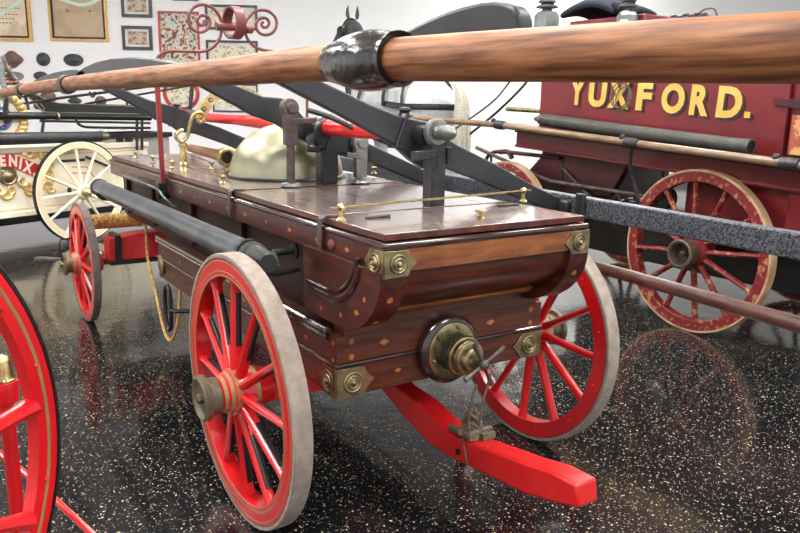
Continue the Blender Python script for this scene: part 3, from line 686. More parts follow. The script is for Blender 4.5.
# red iron arch with scrolls
ry = on(163, 188, 'x', -.415).y; Q = lambda a, b: on(a, b, 'y', ry)
bf = MB()
bf.bar(on(163, 186, 'y', ry)*1, Q(156, 62), .022, .022, hint=Y)
red_arch = part('bell_arch', bf, redpost, eng, bevel=.003)
bk_ = MB(); q = Q(163, 188); bk_.box((q.x-.03, ry-.03, q.z-.05), (q.x+.03, ry+.03, q.z+.03)); bk_.box((q.x-.02, ry-.04, q.z-.03), (q.x+.06, ry+.02, q.z-.01)); part('arch_socket', bk_, black, red_arch, bevel=.004)
def spiral(c, r0, r1, t0, turns, n=40): return [(c[0]+(r0+(r1-r0)*i/n)*math.cos(R(t0+turns*360*i/n)), c[1]+(r0+(r1-r0)*i/n)*math.sin(R(t0+turns*360*i/n))*1.0) for i in range(n+1)]
lpath = [(156, 64), (158, 57), (163, 53), (172, 51), (190, 51.5), (205, 51), (214, 46), (220, 37), (222, 27)]
lspiral = [(221, 20), (216, 11), (209, 6), (201, 4.5), (193, 8), (189, 15), (189, 23), (193, 29.5), (200, 32), (206, 30), (209.5, 25), (209.5, 19), (206, 16), (201, 15.5), (198, 18.5), (197.5, 22), (200, 25), (203, 25), (204.5, 22.5), (203, 20.5)]
bs = MB(); bs.tube(smooth_path([Q(a, b) for a, b in lpath+lspiral], 4), .008, 8); part('scroll_bracket', bs, oxred, eng)
rpath = [(307, 118), (307, 95), (306, 75), (300, 58), (288, 53), (272, 51.5), (258, 48.5), (249, 41), (245, 32), (245, 25)]
rspiral = [(248, 18), (254, 12), (262, 10), (270, 12), (276, 19), (276, 27), (272, 33), (265, 35), (259, 32.5), (256, 27), (257, 21), (262, 18), (267, 19), (269, 23), (267, 27), (263, 27), (261.5, 24), (263.5, 22)]
bs = MB(); bs.tube(smooth_path([Q(a, b) for a, b in rpath+rspiral], 4), .008, 8); part('scroll_bracket', bs, oxred, eng)
rr = MB(); c_ = Q(234, 27); rr.lathe([(.070, -.026), (.080, -.026), (.080, .026), (.070, .026)], c_+Z*.02, V((1, .12, 0)), 32, closed=True)
rr.cyl(Q(217, 26), Q(251, 29), .017, seg=14); rr.cyl(Q(216, 26), Q(220, 26), .022, seg=12); rr.cyl(Q(246, 29), Q(252, 29), .022, seg=12)
part('bell_ring', rr, oxred, eng)
# hose holders
for y in (2.2, .12):
    hs = MB(); hs.bar((-.37, y, .80), (-.46, y, .79), .03, .012); hs.tube([V((-.548, y, .865))+V((.055*math.cos(t), 0, .055*math.sin(t))) for t in [R(200+i*13) for i in range(13)]], .008, 8); hs.bar((-.46, y, .79), (-.51, y, .80), .02, .012); part('hose_bracket', hs, iron, eng)
part('hose_rail', MB().tube(smooth_path([(-.43, 2.3, .93), (-.44, 1.9, .935), (-.445, 1.55, .93), (-.44, 1.46, .90), (-.40, 1.44, .86), (-.37, 1.44, .85)], 5), .006, 8), steel, eng)

# ---- things lying on / hanging from the engine
sh = thing('suction_hose', 'long dark grey suction hose slung along the near side of the mahogany engine', 'hose', (-.548, 1.1, .80))
hb = MB(); L = [(-.55, 2.36, .862), (-.548, 1.6, .865), (-.547, .8, .866), (-.548, .10, .868)]
pts = smooth_path(L, 90); rr_ = []
for i in range(len(pts)): rr_.append(.0445+.0004*math.sin(i*2*PI/3))
hb.tube(pts, rr_, 28); part('hose_body', hb, hosemat, sh)
part('hose_coupling', MB().lathe([(.045, 0), (.050, .01), (.050, .045), (.045, .055), (.044, .06)], (-.55, 2.33, .862), (0, 1, 0), 28), iron, sh)
part('hose_coupling', MB().lathe([(.045, -.03), (.049, 0), (.049, .05), (.043, .055), (.041, .06), (.037, .14), (.03, .16), (.0001, .161)], (-.548, .12, .868), (0, -1, 0), 28, mis=[0]*8), hosedark, sh)
part('hose_strap', MB().lathe([(.049, -.012), (.053, -.012), (.053, .012), (.049, .012)], (-.548, .12, .868), (0, 1, 0), 28, closed=True), black, sh)
nz_ = thing('hose_nozzle', 'copper nozzle with a brass rimmed mouth lying on the engine lid behind the brass gooseneck', 'nozzle', tuple(on(210, 160, 'z', LZ)))
n0, n1 = on(190, 148, 'z', LZ+.055), on(226, 157, 'z', LZ+.052)
d_ = (n1-n0).normalized(); ln = (n1-n0).length
n1d = V((.55, -.83, 0)).normalized(); n0 = n1-n1d*.0-(n1-n0)
part('nozzle_tube', MB().lathe([(.022, 0), (.024, .02), (.03, ln*.7), (.036, ln)], n0, d_, 24), copper, nz_)
part('nozzle_mouth', MB().lathe([(.030, -.02), (.05, -.018), (.052, .0), (.052, .02), (.046, .026), (.034, .026), (.032, -.015)], n1, (d_+V((.1, -.9, 0))*.6).normalized(), 12), brass, nz_)
k_ = n1+(d_+V((.1, -.9, 0))*.6).normalized()*.0262; part('nozzle_bore', MB().cyl(k_-n1d*.001, k_, .034, seg=20), black, nz_)
hexn = thing('hose_coupling', 'small brass coupling on the engine lid between the copper nozzle and the dome', 'coupling', tuple(on(250, 166, 'z', LZ)))
q = on(249, 157, 'z', LZ+.045); part('coupling_body', MB().lathe([(.026, -.04), (.04, -.035), (.045, 0), (.045, .02), (.034, .025), (.03, .06)], q, (-.6, .6, 0), 8), brass, hexn); part('coupling_tail', MB().cyl(q+V((.02, -.02, -.02)), q+V((.10, .02, -.02)), .022, seg=16), brass_dull, hexn)
# rope
rp_ = MB(); x0, x1 = -.56, -.27; n = 15
for k in range(6):
    t0 = 2*PI*k/6
    rp_.tube([V((x0+(x1-x0)*i/40, 2.60+.034*math.sin(t0+i*.62), .625+.034*math.cos(t0+i*.62))) for i in range(41)], .0125, 6)
rp_.tube(smooth_path([(-.28, 2.57, .63), (-.285, 2.43, .60), (-.29, 2.41, .50), (-.30, 2.35, .40), (-.33, 2.1, .25), (-.37, 1.85, .135), (-.40, 1.65, .12), (-.42, 1.5, .17), (-.42, 1.40, .28), (-.41, 1.36, .47)], 6), .0085, 8)
tag(part('rope', rp_, rope, None), 'twisted golden rope wound behind the small red rear wheel with a loose end looping below', 'rope')
part('rope_bar', MB().cyl((-.60, 2.60, .625), (.60, 2.60, .625), .022), black, eng)

# ================================================================== LEFT FOREGROUND CART
lx, ly, lR, lyaw = -1.76, -.808, .654, .936
lo = V((math.cos(lyaw), -math.sin(lyaw), 0))
hc = thing('hose_cart', 'bright red cart at the left edge, gold lined wheel and brass topped post', 'cart', (lx, ly, 0))
wheel(hc, (lx-lo.x*.02, ly-lo.y*.02, lR), lo, lR, .032, .054, 14, red, black, red, [(.0001, -.12), (.06, -.12, 0), (.09, -.03, 0), (.09, .03, 0), (.06, .12, 0), (.0001, .13, 0)], red,
      stripe=gold, stripe_r=(lR-.034, lR-.038), sr=(.024, .022), phase=R(4), rivets=14, tt=.012)
D = lambda a, b, z: dep(a, b, z)
pbx = D(5, 393, 2.0); pz = pbx
po = MB(); po.cyl((pz.x, pz.y, .06), (pz.x, pz.y, pz.z), .019); part('upright_post', po, red, hc)
part('post_collar', MB().lathe([(.024, -.03), (.034, -.02), (.036, .02), (.034, .034)], pz, (0, 0, 1), 24), red, hc)
part('post_cap', MB().lathe([(.030, .034), (.031, .04), (.026, .046), (.024, .06), (.022, .09), (.012, .105), (.0001, .11)], pz, (0, 0, 1), 24), brass, hc)
s0, s1, s2 = D(-14, 443, 2.3), D(35, 481, 2.2), D(90, 532, 2.1)
part('tie_rod', MB().tube([s0, s1, s2, s2+(s2-s1)*.6], .0095, 10), red, hc)
part('cart_axle', MB().cyl((lx-lo.x*.02, ly-lo.y*.02, lR), (lx-lo.x*1.0, ly-lo.y*1.0, lR), .03), red, hc)
part('axle_stay', MB().tube([(lx-lo.x*.5, ly-lo.y*.5, lR), (pz.x, pz.y, .5)], .016, 8), red, hc)

# ================================================================== YUXFORD ENGINE
yx = thing('horse_drawn_fire_engine', 'maroon horse-drawn fire engine with gilt YUXFORD lettering behind on the right', 'fire engine', (3.2, .9, 0))
SL = .05
def ysl(y): return SL*(y-.59)
def yprism(mb, x0, x1, ya, yb_, za, zb, mi=0):
    """block whose top and bottom follow the slope of the body"""
    return mb.prism([(x0, ya, za+ysl(ya)), (x0, yb_, za+ysl(yb_)), (x0, yb_, zb+ysl(yb_)), (x0, ya, zb+ysl(ya))], (x1-x0, 0, 0), mi)
YF = 2.245
part('body', yprism(MB(), 2.75, 3.65, .235, YF, 1.12, 1.80), maroon, yx, bevel=.006)
rb_ = MB(); yprism(rb_, 2.78, 3.62, -1.6, .235, 1.12, 1.76)
part('rear_locker', rb_, maroon, yx, bevel=.006)
pan = MB(); yprism(pan, 2.742, 2.775, .02, .20, 1.14, 1.36); part('ornament_panel', pan, mix_worn('tan_ornament', (.42, .08, .05), (.70, .38, .14), scale=12, thr=.5), yx, bevel=.003, label='tan ornamented panel')
hg = MB(); hg.bar(on(775, 102, 'x', 2.742), on(805, 107, 'x', 2.742), .012, .045, hint=V((1, 0, 0))); q = on(777, 102, 'x', 2.74); hg.lathe([(.03, 0), (.03, .01)], q, (-1, 0, 0), 16); hg = MB().prism([on(a, b, 'x', 2.745) for a, b in ((776, 98), (804, 100), (804, 110), (776, 105), (774, 101))], (-.014, 0, 0)); part('strap_hinge', hg, maroon_dark, yx, bevel=.003)
# lettering
def ytext(x, m_, off):
    mb = MB(); xd = V((0, -1, -SL)); yd = V((0, -SL, 1)).normalized()
    for ch_, p0, p1 in (('Y', 569, 584), ('U', 588, 605.5), ('X', 607.5, 629), ('F', 636, 651), ('O', 661, 684), ('R', 690, 709), ('D', 717, 742), ('.', 746, 751.5)):
        ya, yb2 = on(p0, 100, 'x', 2.744).y, on(p1, 100, 'x', 2.744).y; wd = ya-yb2
        if ch_ == '.': lm = MB().box((0, 0, -.002), (1, .036, .002)); w0, x0 = 1, 0
        else:
            lm, _w = text_mb(ch_, .245, (0, 0, 0), (1, 0, 0), (0, 1, 0), 0.002, bold=.011); x0 = min(v.x for v in lm.v); w0 = max(v.x for v in lm.v)-x0
        lm.v = [V((x, ya, 1.322+ysl(ya)))+xd*((v.x-x0)/w0*wd)+yd*v.y+V((-1, 0, 0))*v.z+off for v in lm.v]
        mb.add(lm.v, lm.f)
    return part('lettering', mb, m_, yx, smooth=30)
ytext(2.7465, shadowp, V((0, -.018, -.014))); ytext(2.744, yellow, V((0, 0, 0)))
# running board, beam
part('running_board', yprism(MB(), 2.47, 2.76, -1.6, 2.47, 1.105, 1.125), black, yx, bevel=.003)
bmz = MB(); yprism(bmz, 2.60, 2.66, -1.6, 2.33, .955, 1.105); yprism(bmz, 2.585, 2.60, -1.6, 2.33, .955, .975); yprism(bmz, 3.60, 3.66, -1.6, 2.33, .955, 1.105)
part('sill_beam', bmz, maroon, yx, bevel=.004)
part('sill_lip', yprism(MB(), 2.575, 2.60, -1.6, 2.33, 1.07, 1.10), maroon_dark, yx, bevel=.003)
# pole with clamps
q0, q1, q2, q3 = on(412, 118, 'x', 2.45), on(500, 125, 'x', 2.45), on(632, 143, 'x', 2.45), on(790, 164, 'x', 2.45)
ppl = MB(); ext = q3+(q3-q2)*.9; ppl.tube([q0, q1, q2, q3, ext], .024, 16)
part('side_pole', ppl, tanpole, yx)
for i, q in enumerate((q1, q2, q3)):
    cl = MB(); cl.lathe([(.024, -.055), (.033, -.05), (.036, 0), (.033, .05), (.024, .055)], q, (q3-q0), 18); cl.ball(q+V((0, .08, .03)), .022, 10)
    if i == 1: cl.tube(smooth_path([q+V((0, 0, -.02)), q+V((.02, .02, -.15)), q+V((.05, .0, -.26)), q+V((.07, -.05, -.40))], 5), .013, 8)
    cl.bar(q, (2.62, q.y, q.z-.02), .03, .02)
    part('pole_clamp', cl, iron, yx)
part('pole_tip', MB().lathe([(.026, 0), (.03, .02), (.028, .07), (.018, .1)], q0+V((0, -.02, 0)), (0, 1, 0), 14), iron, yx)
# undercarriage
uc = MB(); uc.box((2.80, 1.55, .70), (3.5, 2.18, .98)); uc.prism([(2.72, 2.16, .98), (2.72, 2.30, .85), (2.72, 2.18, .70), (2.72, 1.45, .74), (2.72, 1.30, 1.0), (2.72, 1.6, 1.06), (2.72, 2.16, 1.06)], (.06, 0, 0))
part('fore_bolster', uc, maroon_dark, yx, bevel=.006)
lk = MB(); lk.box((2.66, -.35, .58), (3.5, .78, .945)); lk.box((2.64, .70, .62), (2.70, .76, .95))
part('under_locker', lk, maroon, yx, bevel=.008)
part('under_shade_box', MB().box((3.0, -.7, .26), (3.62, 1.95, .60)), black, yx, bevel=.01)  # black box added under the body to darken the floor and its reflection
axl = MB(); axl.box((2.5, .545, .47), (3.95, .635, .54)); part('rear_axle', axl, maroon_dark, yx, bevel=.004)
fx = MB(); fx.box((2.5, 2.305, .43), (3.9, 2.395, .49)); part('fore_axle', fx, maroon_dark, yx, bevel=.004)
for x in (2.72, 3.62):
    for yy, zz in ((.59, .60), (2.35, .56)):
        spg = MB()
        for i in range(4):
            hl = .42-.07*i; spg.tube([(x, yy+hl*t, zz+.03+i*.012+.07*(1-t*t)*(-1)+.07*t*t*.0) for t in [-1, -.6, -.2, .2, .6, 1]], .011, 6, squash=2.4, hint=V((0, 0, 1)))
        for e in (-1, 1): spg.cyl((x, yy+e*.42, zz+.03), (x, yy+e*.42, .96), .011, seg=8)
        part('leaf_spring', spg, iron, yx)
rods = MB(); rods.tube([(2.66, 2.9, .98+.02), (2.66, 2.0, .80), (2.68, 1.0, .78)], .016, 8); rods.tube([(2.64, 2.6, .72), (2.64, 1.1, .70)], .018, 8); rods.tube([(2.7, 1.9, .9), (2.7, 1.35, .55)], .012, 8); rods.tube([(3.1, 2.9, .66), (3.1, .8, .62)], .03, 8)
part('reach_rods', rods, iron_rust, yx)
wr = MB(); wr.tube(smooth_path([(2.60, 1.28, .78), (2.61, 1.22, .68), (2.61, 1.25, .6), (2.60, 1.32, .68), (2.60, 1.28, .78)], 6), .008, 6); part('chain_loop', wr, iron, yx)
fa = MB(); fa.tube(smooth_path([on(486, 164, 'x', 2.7), on(487, 158, 'x', 2.7), on(492, 153, 'x', 2.7), on(505, 152, 'x', 2.7), on(560, 158, 'x', 2.7)], 5), .016, 8); fa.tube(smooth_path([on(500, 152, 'x', 2.7), on(508, 152, 'x', 2.7), on(512, 158, 'x', 2.7)], 4), .02, 8)
part('splinter_bar', fa, maroon_dark, yx)
cn = MB(); c_ = V((2.64, .93, .79)); cn.lathe([(.05, -.06), (.07, -.05), (.075, .03), (.05, .06), (.0001, .065)], c_, (-1, 0, 0), 20); part('lamp_canister', cn, mat('mossy_green', (.035, .045, .03), (.02, .025, .02), rough=.5), yx)
ss = MB(); ss.prism([on(a, b, 'x', 2.62) for a, b in ((774, 165), (800, 165), (812, 190), (806, 236), (790, 243), (776, 238), (783, 225), (790, 205), (786, 188), (776, 180))], (.05, 0, 0)); part('rear_bracket', ss, maroon, yx, bevel=.008)
bl = MB()
for i in range(5):
    bl.bar(on(724+i*3, 217+i*1.3, 'x', 2.60), on(733+i*3, 237+i*1.0, 'x', 2.60), .02, .012, hint=Y)
part('ribbed_step', bl, iron, yx, bevel=.002)
# wheels
hubY = [(.0001, -.1), (.07, -.1, 0), (.10, -.03, 0), (.10, .035, 0), (.092, .05, 0), (.085, .07, 0), (.0001, .075, 0)]
capY = [(.076, .065), (.080, .08), (.088, .16), (.080, .165), (.068, .163), (.064, .09), (.025, .09), (.022, .12)]
wm = mat('wheel_cap_bronze', (.16, .13, .09), (.09, .07, .05), rough=.45, metal=.6, scale=14)
wheel(yx, (2.55, .59, .505), (-1, 0, 0), .505, .065, .062, 12, maroon_worn, tan_tyre, maroon_worn, hubY, maroon, capY, wm, sr=(.024, .02), phase=R(6), tt=.014)
wheel(yx, (2.55, 2.35, .463), (-1, 0, 0), .463, .065, .06, 12, maroon_worn, tan_tyre, maroon_worn, hubY, maroon, capY, wm, sr=(.024, .02), phase=R(12), tt=.014)
wheel(yx, (3.88, .59, .505), (1, 0, 0), .505, .065, .062, 12, maroon_worn, tan_tyre, maroon_worn, hubY, maroon, capY, wm, sr=(.024, .02), phase=R(6), tt=.014)
wheel(yx, (3.80, 2.15, .40), (1, 0, 0), .40, .06, .055, 12, maroon_worn, tan_tyre, maroon_worn, hubY, maroon, capY, wm, sr=(.024, .02), phase=R(12), tt=.014)
# seat and lamps on top
zt_ = 1.80+ysl(1.8)
seat = MB(); seat.box((2.88, 1.40, zt_-.02), (3.5, 2.11, zt_+.135)); part('driver_seat', seat, maroon, yx, bevel=.01)
def lantern(lab, pxy, x, yv, h0, k=1.):
    t = thing('carriage_lamp', lab, 'lamp', (x, yv, h0), 0, None)
    part('lamp_body', MB().lathe([(.06*k, 0), (.072*k, .02), (.072*k, .15), (.055*k, .18), (.03*k, .19)], (x, yv, h0), (0, 0, 1), 8), glass, t)
    part('lamp_foot', MB().lathe([(.05, -.03), (.05, .0), (.03, .0)], (x, yv, h0), (0, 0, 1), 16), iron, t)
    part('lamp_chimney', MB().lathe([(.03*k, .185), (.03*k, .205), (.065*k, .21), (.065*k, .22), (.04*k, .235), (.035*k, .245), (.055*k, .25), (.05*k, .265), (.02*k, .28), (.0001, .285)], (x, yv, h0), (0, 0, 1), 20), plaque_dark, t)
    return t
zl = 1.80+ysl(2.1)
lantern('square glass carriage lamp at the left end of the maroon engine top', None, 2.88, 2.36, zl+.03, 1.35)
lantern('carriage lamp with stacked dark cowls right of the navy coat', None, 2.82, 1.50, zt_-.03)
# navy coat on the seat
ct = MB()
rows = []
for i in range(13):
    f = i/12; row = []
    for j in range(13):
        g = j/12; row.append((2.87+.5*g, 2.22-.54*f, zt_+.175+.17*math.sin(f*PI)*math.sin(g*PI*.9+.3)+.025*math.sin(f*11+g*4)*math.sin(g*PI)))
    rows.append(row)
ct.grid(rows); ct.tube(smooth_path([(2.92, 1.72, zt_+.22), (2.91, 1.62, zt_+.20), (2.91, 1.57, zt_+.22), (2.92, 1.54, zt_+.28)], 5), .012, 8)
tag(part('coat', ct, navy, None, solid=.05, subsurf=1, sharp=False), 'dark navy coat heaped on the red driver seat between the two lamps', 'coat')
cm = MB(); q = V((2.85, .75, 1.915))
cm.box((2.80, .90, 1.79), (2.84, .93, q.z)); cm.box((2.80, 1.08, 1.79), (2.84, 1.11, q.z))
cm.box((2.79, .86, q.z-.0), (2.87, 1.17, q.z+.02))
for i in range(6): cm.ball((2.83, .9+.045*i, q.z+.03+.008*(i % 2)), .018, 8, sc=(.8, 1.6, .6))
cm.tube(smooth_path([(2.83, .96, q.z+.02), (2.83, .90, q.z+.06), (2.83, .83, q.z+.055), (2.83, .80, q.z+.0)], 5), .006, 8)
part('top_bracket', cm, iron_rust, yx)
# hose on the running board
yh = thing('suction_hose', 'dark olive leather hose lying on the running board of the maroon engine', 'hose', (2.62, 1.2, 1.16))
h0, h1 = V((2.64, 2.08, 1.26)), V((2.60, .375, 1.155))
part('hose_body', MB().tube([h0, (h0*2+h1)/3+V((0, 0, -.004)), (h0+h1*2)/3+V((0, 0, -.002)), h1], .046, 22), olivehose, yh)
part('hose_end_ring', MB().lathe([(.030, -.01), (.048, -.01), (.05, .0), (.048, .04), (.038, .042), (.034, .0)], h1, (0, -1, -.05), 22), olivehose, yh)
part('hose_mouth', MB().cyl(h1+V((0, -.02, 0)), h1+V((0, -.036, 0)), .037, seg=18), black, yh)
part('hose_tail', MB().lathe([(.046, 0), (.04, .03), (.025, .05), (.016, .09)], h0, (0, 1, .05), 20), brass_dull, yh)
# brass rod sticking out of the box and rope loop on the letters
part('brass_prong', MB().cyl(on(507, 109, 'x', 2.80), on(541, 111, 'x', 2.80), .018, seg=12), brass_dull, yx)
lpq = MB()
for k in range(3):
    cc = V((2.715-.006*k, 1.39+.012*k, 1.425+.01*k)); lpq.tube([cc+V((.01*math.sin(t), (.065+.008*k)*math.cos(t), (.10+.006*k)*math.sin(t)*(.8 if math.sin(t) > 0 else .75))) for t in [2*PI*i/28 for i in range(28)]], .0042, 6, closed=True)
tag(part('wire_loop', lpq, cord, None), 'loop of thin brown cord hanging over the X of the gilt lettering', 'cord')
# reins
for i, (a, b, nm) in enumerate(((((525, 84), (497, 112), (470, 134)), None, 'thicker black rein slanting from the maroon engine towards the horse'), (((508, 84), (490, 104), (455, 129)), None, 'thinner dark rein left of the other, slanting towards the horse'))):
    pts = [dep(a[0][0]+14, a[0][1]-22, 5.9), dep(*a[0], 6.3), dep(*a[1], 7.0), dep(*a[2], 7.3)]
    tag(part('rein', MB().tube(smooth_path(pts, 6), .012-.004*i, 6), tack, None), nm, 'rein')

# ================================================================== HORSE
HX, HY = 3.72, 5.75
horse = thing('horse', 'life-size grey horse with dark head, facing away in black harness, behind the engines', 'horse', (HX, HY, 0))
def skin(name, verts, edges, radii, m, parent, sub=2, root_i=0):
    me = bpy.data.meshes.new(name); Mi = WM[parent].inverted(); me.from_pydata([Mi @ V(v) for v in verts], edges, []); me.materials.append(m)
    o = bpy.data.objects.new(name, me); C.objects.link(o); o.parent = parent; WM[o] = WM[parent]
    o.modifiers.new('skin', 'SKIN'); me.skin_vertices or None
    for i, r_ in enumerate(radii): me.skin_vertices[0].data[i].radius = (r_, r_) if not isinstance(r_, tuple) else r_
    me.skin_vertices[0].data[root_i].use_root = True
    s = o.modifiers.new('sub', 'SUBSURF'); s.levels = sub; s.render_levels = sub
    return o
S = 1.13
hv = lambda x, y, z: (HX+x*S, HY+y*S, z*S)
vs, es, rs = [], [], []
def chain(pts, start=None):
    prev = start
    for (x, y, z, r_) in pts:
        vs.append(hv(x, y, z)); rs.append(r_*S); i = len(vs)-1
        if prev is not None: es.append((prev, i))
        prev = i
    return prev
chain([(0, 0, 1.17, .32)]); chain([(0, -.35, 1.22, .30), (0, -.68, 1.25, .29), (0, -.90, 1.24, .19)], 0); hip = 2
chain([(0, .35, 1.19, .32), (0, .62, 1.24, .27), (0, .82, 1.36, .21)], 0); sh_ = 5
for s in (-1, 1):
    chain([(s*.16, -.72, 1.0, .17), (s*.17, -.60, .78, .12), (s*.17, -.80, .50, .07), (s*.17, -.76, .28, .05), (s*.17, -.74, .10, .06), (s*.17, -.70, .03, .075)], hip)
    chain([(s*.15, .60, .92, .12), (s*.15, .60, .70, .085), (s*.15, .60, .44, .065), (s*.15, .60, .22, .048), (s*.15, .62, .10, .055), (s*.15, .66, .03, .075)], sh_-0)
body = skin('body', vs, es, rs, horsew, horse)
# neck and head, dark
vs, es, rs = [], [], []
chain([(0, .70, 1.36, .20), (0, .86, 1.56, .165), (.02, .98, 1.84, .135), (.05, 1.05, 2.03, .115), (.04, 1.13, 2.10, .115), (0, 1.25, 1.99, .095), (-.04, 1.38, 1.83, .07), (-.06, 1.45, 1.74, .06)])
skin('head', vs, es, rs, horsed, horse, 2)
hp_ = V(hv(.04, 1.10, 2.10))
for s in (-1, 1):
    e = MB(); b_ = hp_+V((s*.065, 0, .08)); e.tube([b_, b_+V((s*.01, .01, .05)), b_+V((s*.012, .01, .11)), b_+V((s*.005, 0, .17))], [.028, .038, .026, .003], 8, squash=.6)
    part('ear', e, horsed, horse)
    ey = V(hv(.02+s*.09, 1.2, 2.03)); part('blinker', MB().lathe([(.06, 0), (.062, .012), (.02, .02)], ey, (s, -.25, 0), 16), tack, horse)
    part('bridle_rosette', MB().lathe([(.022, 0), (.018, .014), (.0001, .018)], V(hv(.03+s*.115, 1.10, 2.07)), (s, -.2, 0), 14), brass, horse)
bd_ = MB()
def hoop(yv, z, rx, rz, r_=.018, tilt=0.):
    return [V(hv(rx*math.cos(t), yv+tilt*math.sin(t), z+rz*math.sin(t))) for t in [2*PI*i/36 for i in range(36)]]
bd_.tube([p+V((.06, 0, 0)) for p in hoop(1.16, 2.05, .115, .125)], .012, 6, closed=True, squash=1); bd_.tube(hoop(1.38, 1.83, .085, .09), .010, 6, closed=True)
part('bridle', bd_, tack, horse)
hr = MB(); hr.tube(hoop(.30, 1.19, .345, .345), .022, 8, closed=True); hr.tube(hoop(.68, 1.32, .25, .34, tilt=.1), .045, 8, closed=True)
# breeching band round the rump
br_ = [V(hv(math.cos(t)*.345, -.62-.36*max(0, -math.sin(t)) if math.sin(t) < 0 else -.62+.95*math.sin(t), 1.17+.05*max(0, math.sin(t)))) for t in [R(a) for a in range(150, 391, 8)]]
hr.tube(br_, .034, 8, squash=.5)
for s in (-1, 1): hr.tube(smooth_path([hv(s*.335, -.55, 1.17), hv(s*.29, -.53, 1.38), hv(s*.12, -.5, 1.53), hv(0, -.5, 1.545)], 5), .018, 8)
for s in (-1, 1): hr.tube(smooth_path([hv(s*.335, -.20, 1.17), hv(s*.31, -.20, 1.35), hv(s*.12, -.2, 1.52), hv(0, -.2, 1.535)], 5), .022, 8)
part('harness', hr, tack, horse)
tl = MB()
for k in range(26):
    a, b = random.uniform(-.05, .05), random.uniform(-.04, .04)
    tl.tube(smooth_path([hv(a*.4, -1.02+b*.3, 1.38), hv(a, -1.12+b, 1.25), hv(a*1.8, -1.14+b*1.4, .9), hv(a*2, -1.12+b*1.5, .55+random.uniform(-.1, .1))], 4), [.02]*12+[.006], 6)
part('tail', tl, hair, horse)

# ================================================================== PHENIX ENGINE
PB = on(87, 242, 'z', 0); PR = .485; TH = R(24)
pt, pn_ = V((math.cos(TH), math.sin(TH), 0)), V((math.sin(TH), -math.cos(TH), 0))    # along, towards viewer
ph = thing('parade_hand_engine', 'cream and gold hand engine with a red PHENIX banner and white wheel at far left', 'fire engine', tuple(PB), TH)
PC = PB+Z*PR
wheel(ph, PC-pn_*.03, pn_, PR, .036, .062, 12, cream, black, cream, [(.0001, -.08), (.05, -.08, 0), (.075, -.02, 0), (.075, .04, 0), (.055, .07, 0), (.0001, .075, 0)], cream,
      [(.048, .07), (.052, .08), (.045, .105), (.03, .12), (.0001, .128)], brass, stripe=creamline, stripe_r=(.415, .425, .435, .445, .455), sr=(.02, .014), tt=.014, phase=R(4), mhubs=[cream, gold])
BP = PC-pn_*.20
PP = lambda a, b, off=.0: onp(a, b, BP+pn_*off, pn_)
def pplate(mb, pxs, off0, off1, mi=0): mb.prism([PP(a, b, off0) for a, b in pxs], pn_*(off1-off0), mi)
# build side panels square: from survey of corners at the body plane
cL, cR = PP(-60, 222), PP(116, 205)
zlo = (PP(0, 215).z+PP(60, 209).z)/2; zhi = (PP(0, 150).z+PP(60, 150).z)/2
def along(p): return (p-BP).dot(pt)
aL, aR = along(cL), along(PP(150, 190))
def pbox(mb, a0, a1, z0, z1, o0, o1, mi=0):
    q = [BP+pt*a0+pn_*o0, BP+pt*a1+pn_*o0, BP+pt*a1+pn_*o1, BP+pt*a0+pn_*o1]
    q = [V((p.x, p.y, z0)) for p in q]; return mb.prism(q, (0, 0, z1-z0), mi)
bdy = MB(); pbox(bdy, aL-1.2, aR, zlo, zhi, -.9, 0); part('body', bdy, cream, ph, bevel=.01)
tr_ = MB(); pbox(tr_, aL-1.2, aR, zlo-.03, zlo+.015, -.92, .03); pbox(tr_, aL-1.2, aR, zhi-.02, zhi+.03, -.92, .025)
part('body_moulding', tr_, cream, ph, bevel=.008)
ln_ = MB()
for z0 in (zlo+.03, zhi-.055): pbox(ln_, aL-1.2, aR, z0, z0+.010, -.001, .003)
part('ochre_lining', ln_, creamline, ph)
rl_ = MB()
for q in (((72, 167), (87, 167)), ((72, 173), (87, 173)), ((87, 167), (92, 174)), ((92, 174), (94, 177))): rl_.bar(PP(q[0][0], q[0][1], .002), PP(q[1][0], q[1][1], .002), .008, .004, hint=pn_)
pbox(rl_, aL-1.2, along(PP(62, 150)), zhi-.034, zhi-.026, -.001, .003)
part('red_lining', rl_, banner_red, ph)
zz0 = PP(80, 160).z; rb2 = MB(); pbox(rb2, along(PP(60, 158)), along(PP(84, 158)), zz0-.012, zz0+.012, 0, .012); rb2.bar(PP(86, 157, .01), PP(110, 167, .01), .02, .02, hint=pn_)
part('dark_rail', rb2, black, ph)
# wavy banner
def bw(a): return 11*math.sin((a-14)/27*PI/2) if a > -13 else -11+1.2*(-13-a)*.5
cen = [(a, 160.5+max(0, a-8)**1.3*.13-max(0, -a)*.05) for a in range(-60, 43, 3)]
bnn = MB(); upp = [PP(a, b-6.5, .004) for a, b in cen]; low = [PP(a, b+6.5+(.5 if a > 20 else 0), .004) for a, b in cen]
bnn.prism(upp+low[::-1], pn_*.012); part('banner', bnn, banner_red, ph)
tx = MB()
for ch_, a, b, ang in (('P', -22, 165, 3), ('H', -11.5, 165.5, 2), ('E', 0, 166, 0), ('N', 8.5, 165.8, -6), ('I', 18.5, 168.2, -14), ('X', 23, 170.8, -20), ('.', 33, 174.5, -22)):
    o_ = PP(a, b, .0185); xd = pt*math.cos(R(ang))+Z*math.sin(R(ang)); yd = -pt*math.sin(R(ang))+Z*math.cos(R(ang))
    text_mb(ch_, .135, o_, xd, yd, .002, tx, 0, bold=.006, sx=.78)
part('lettering', tx, cream, ph)
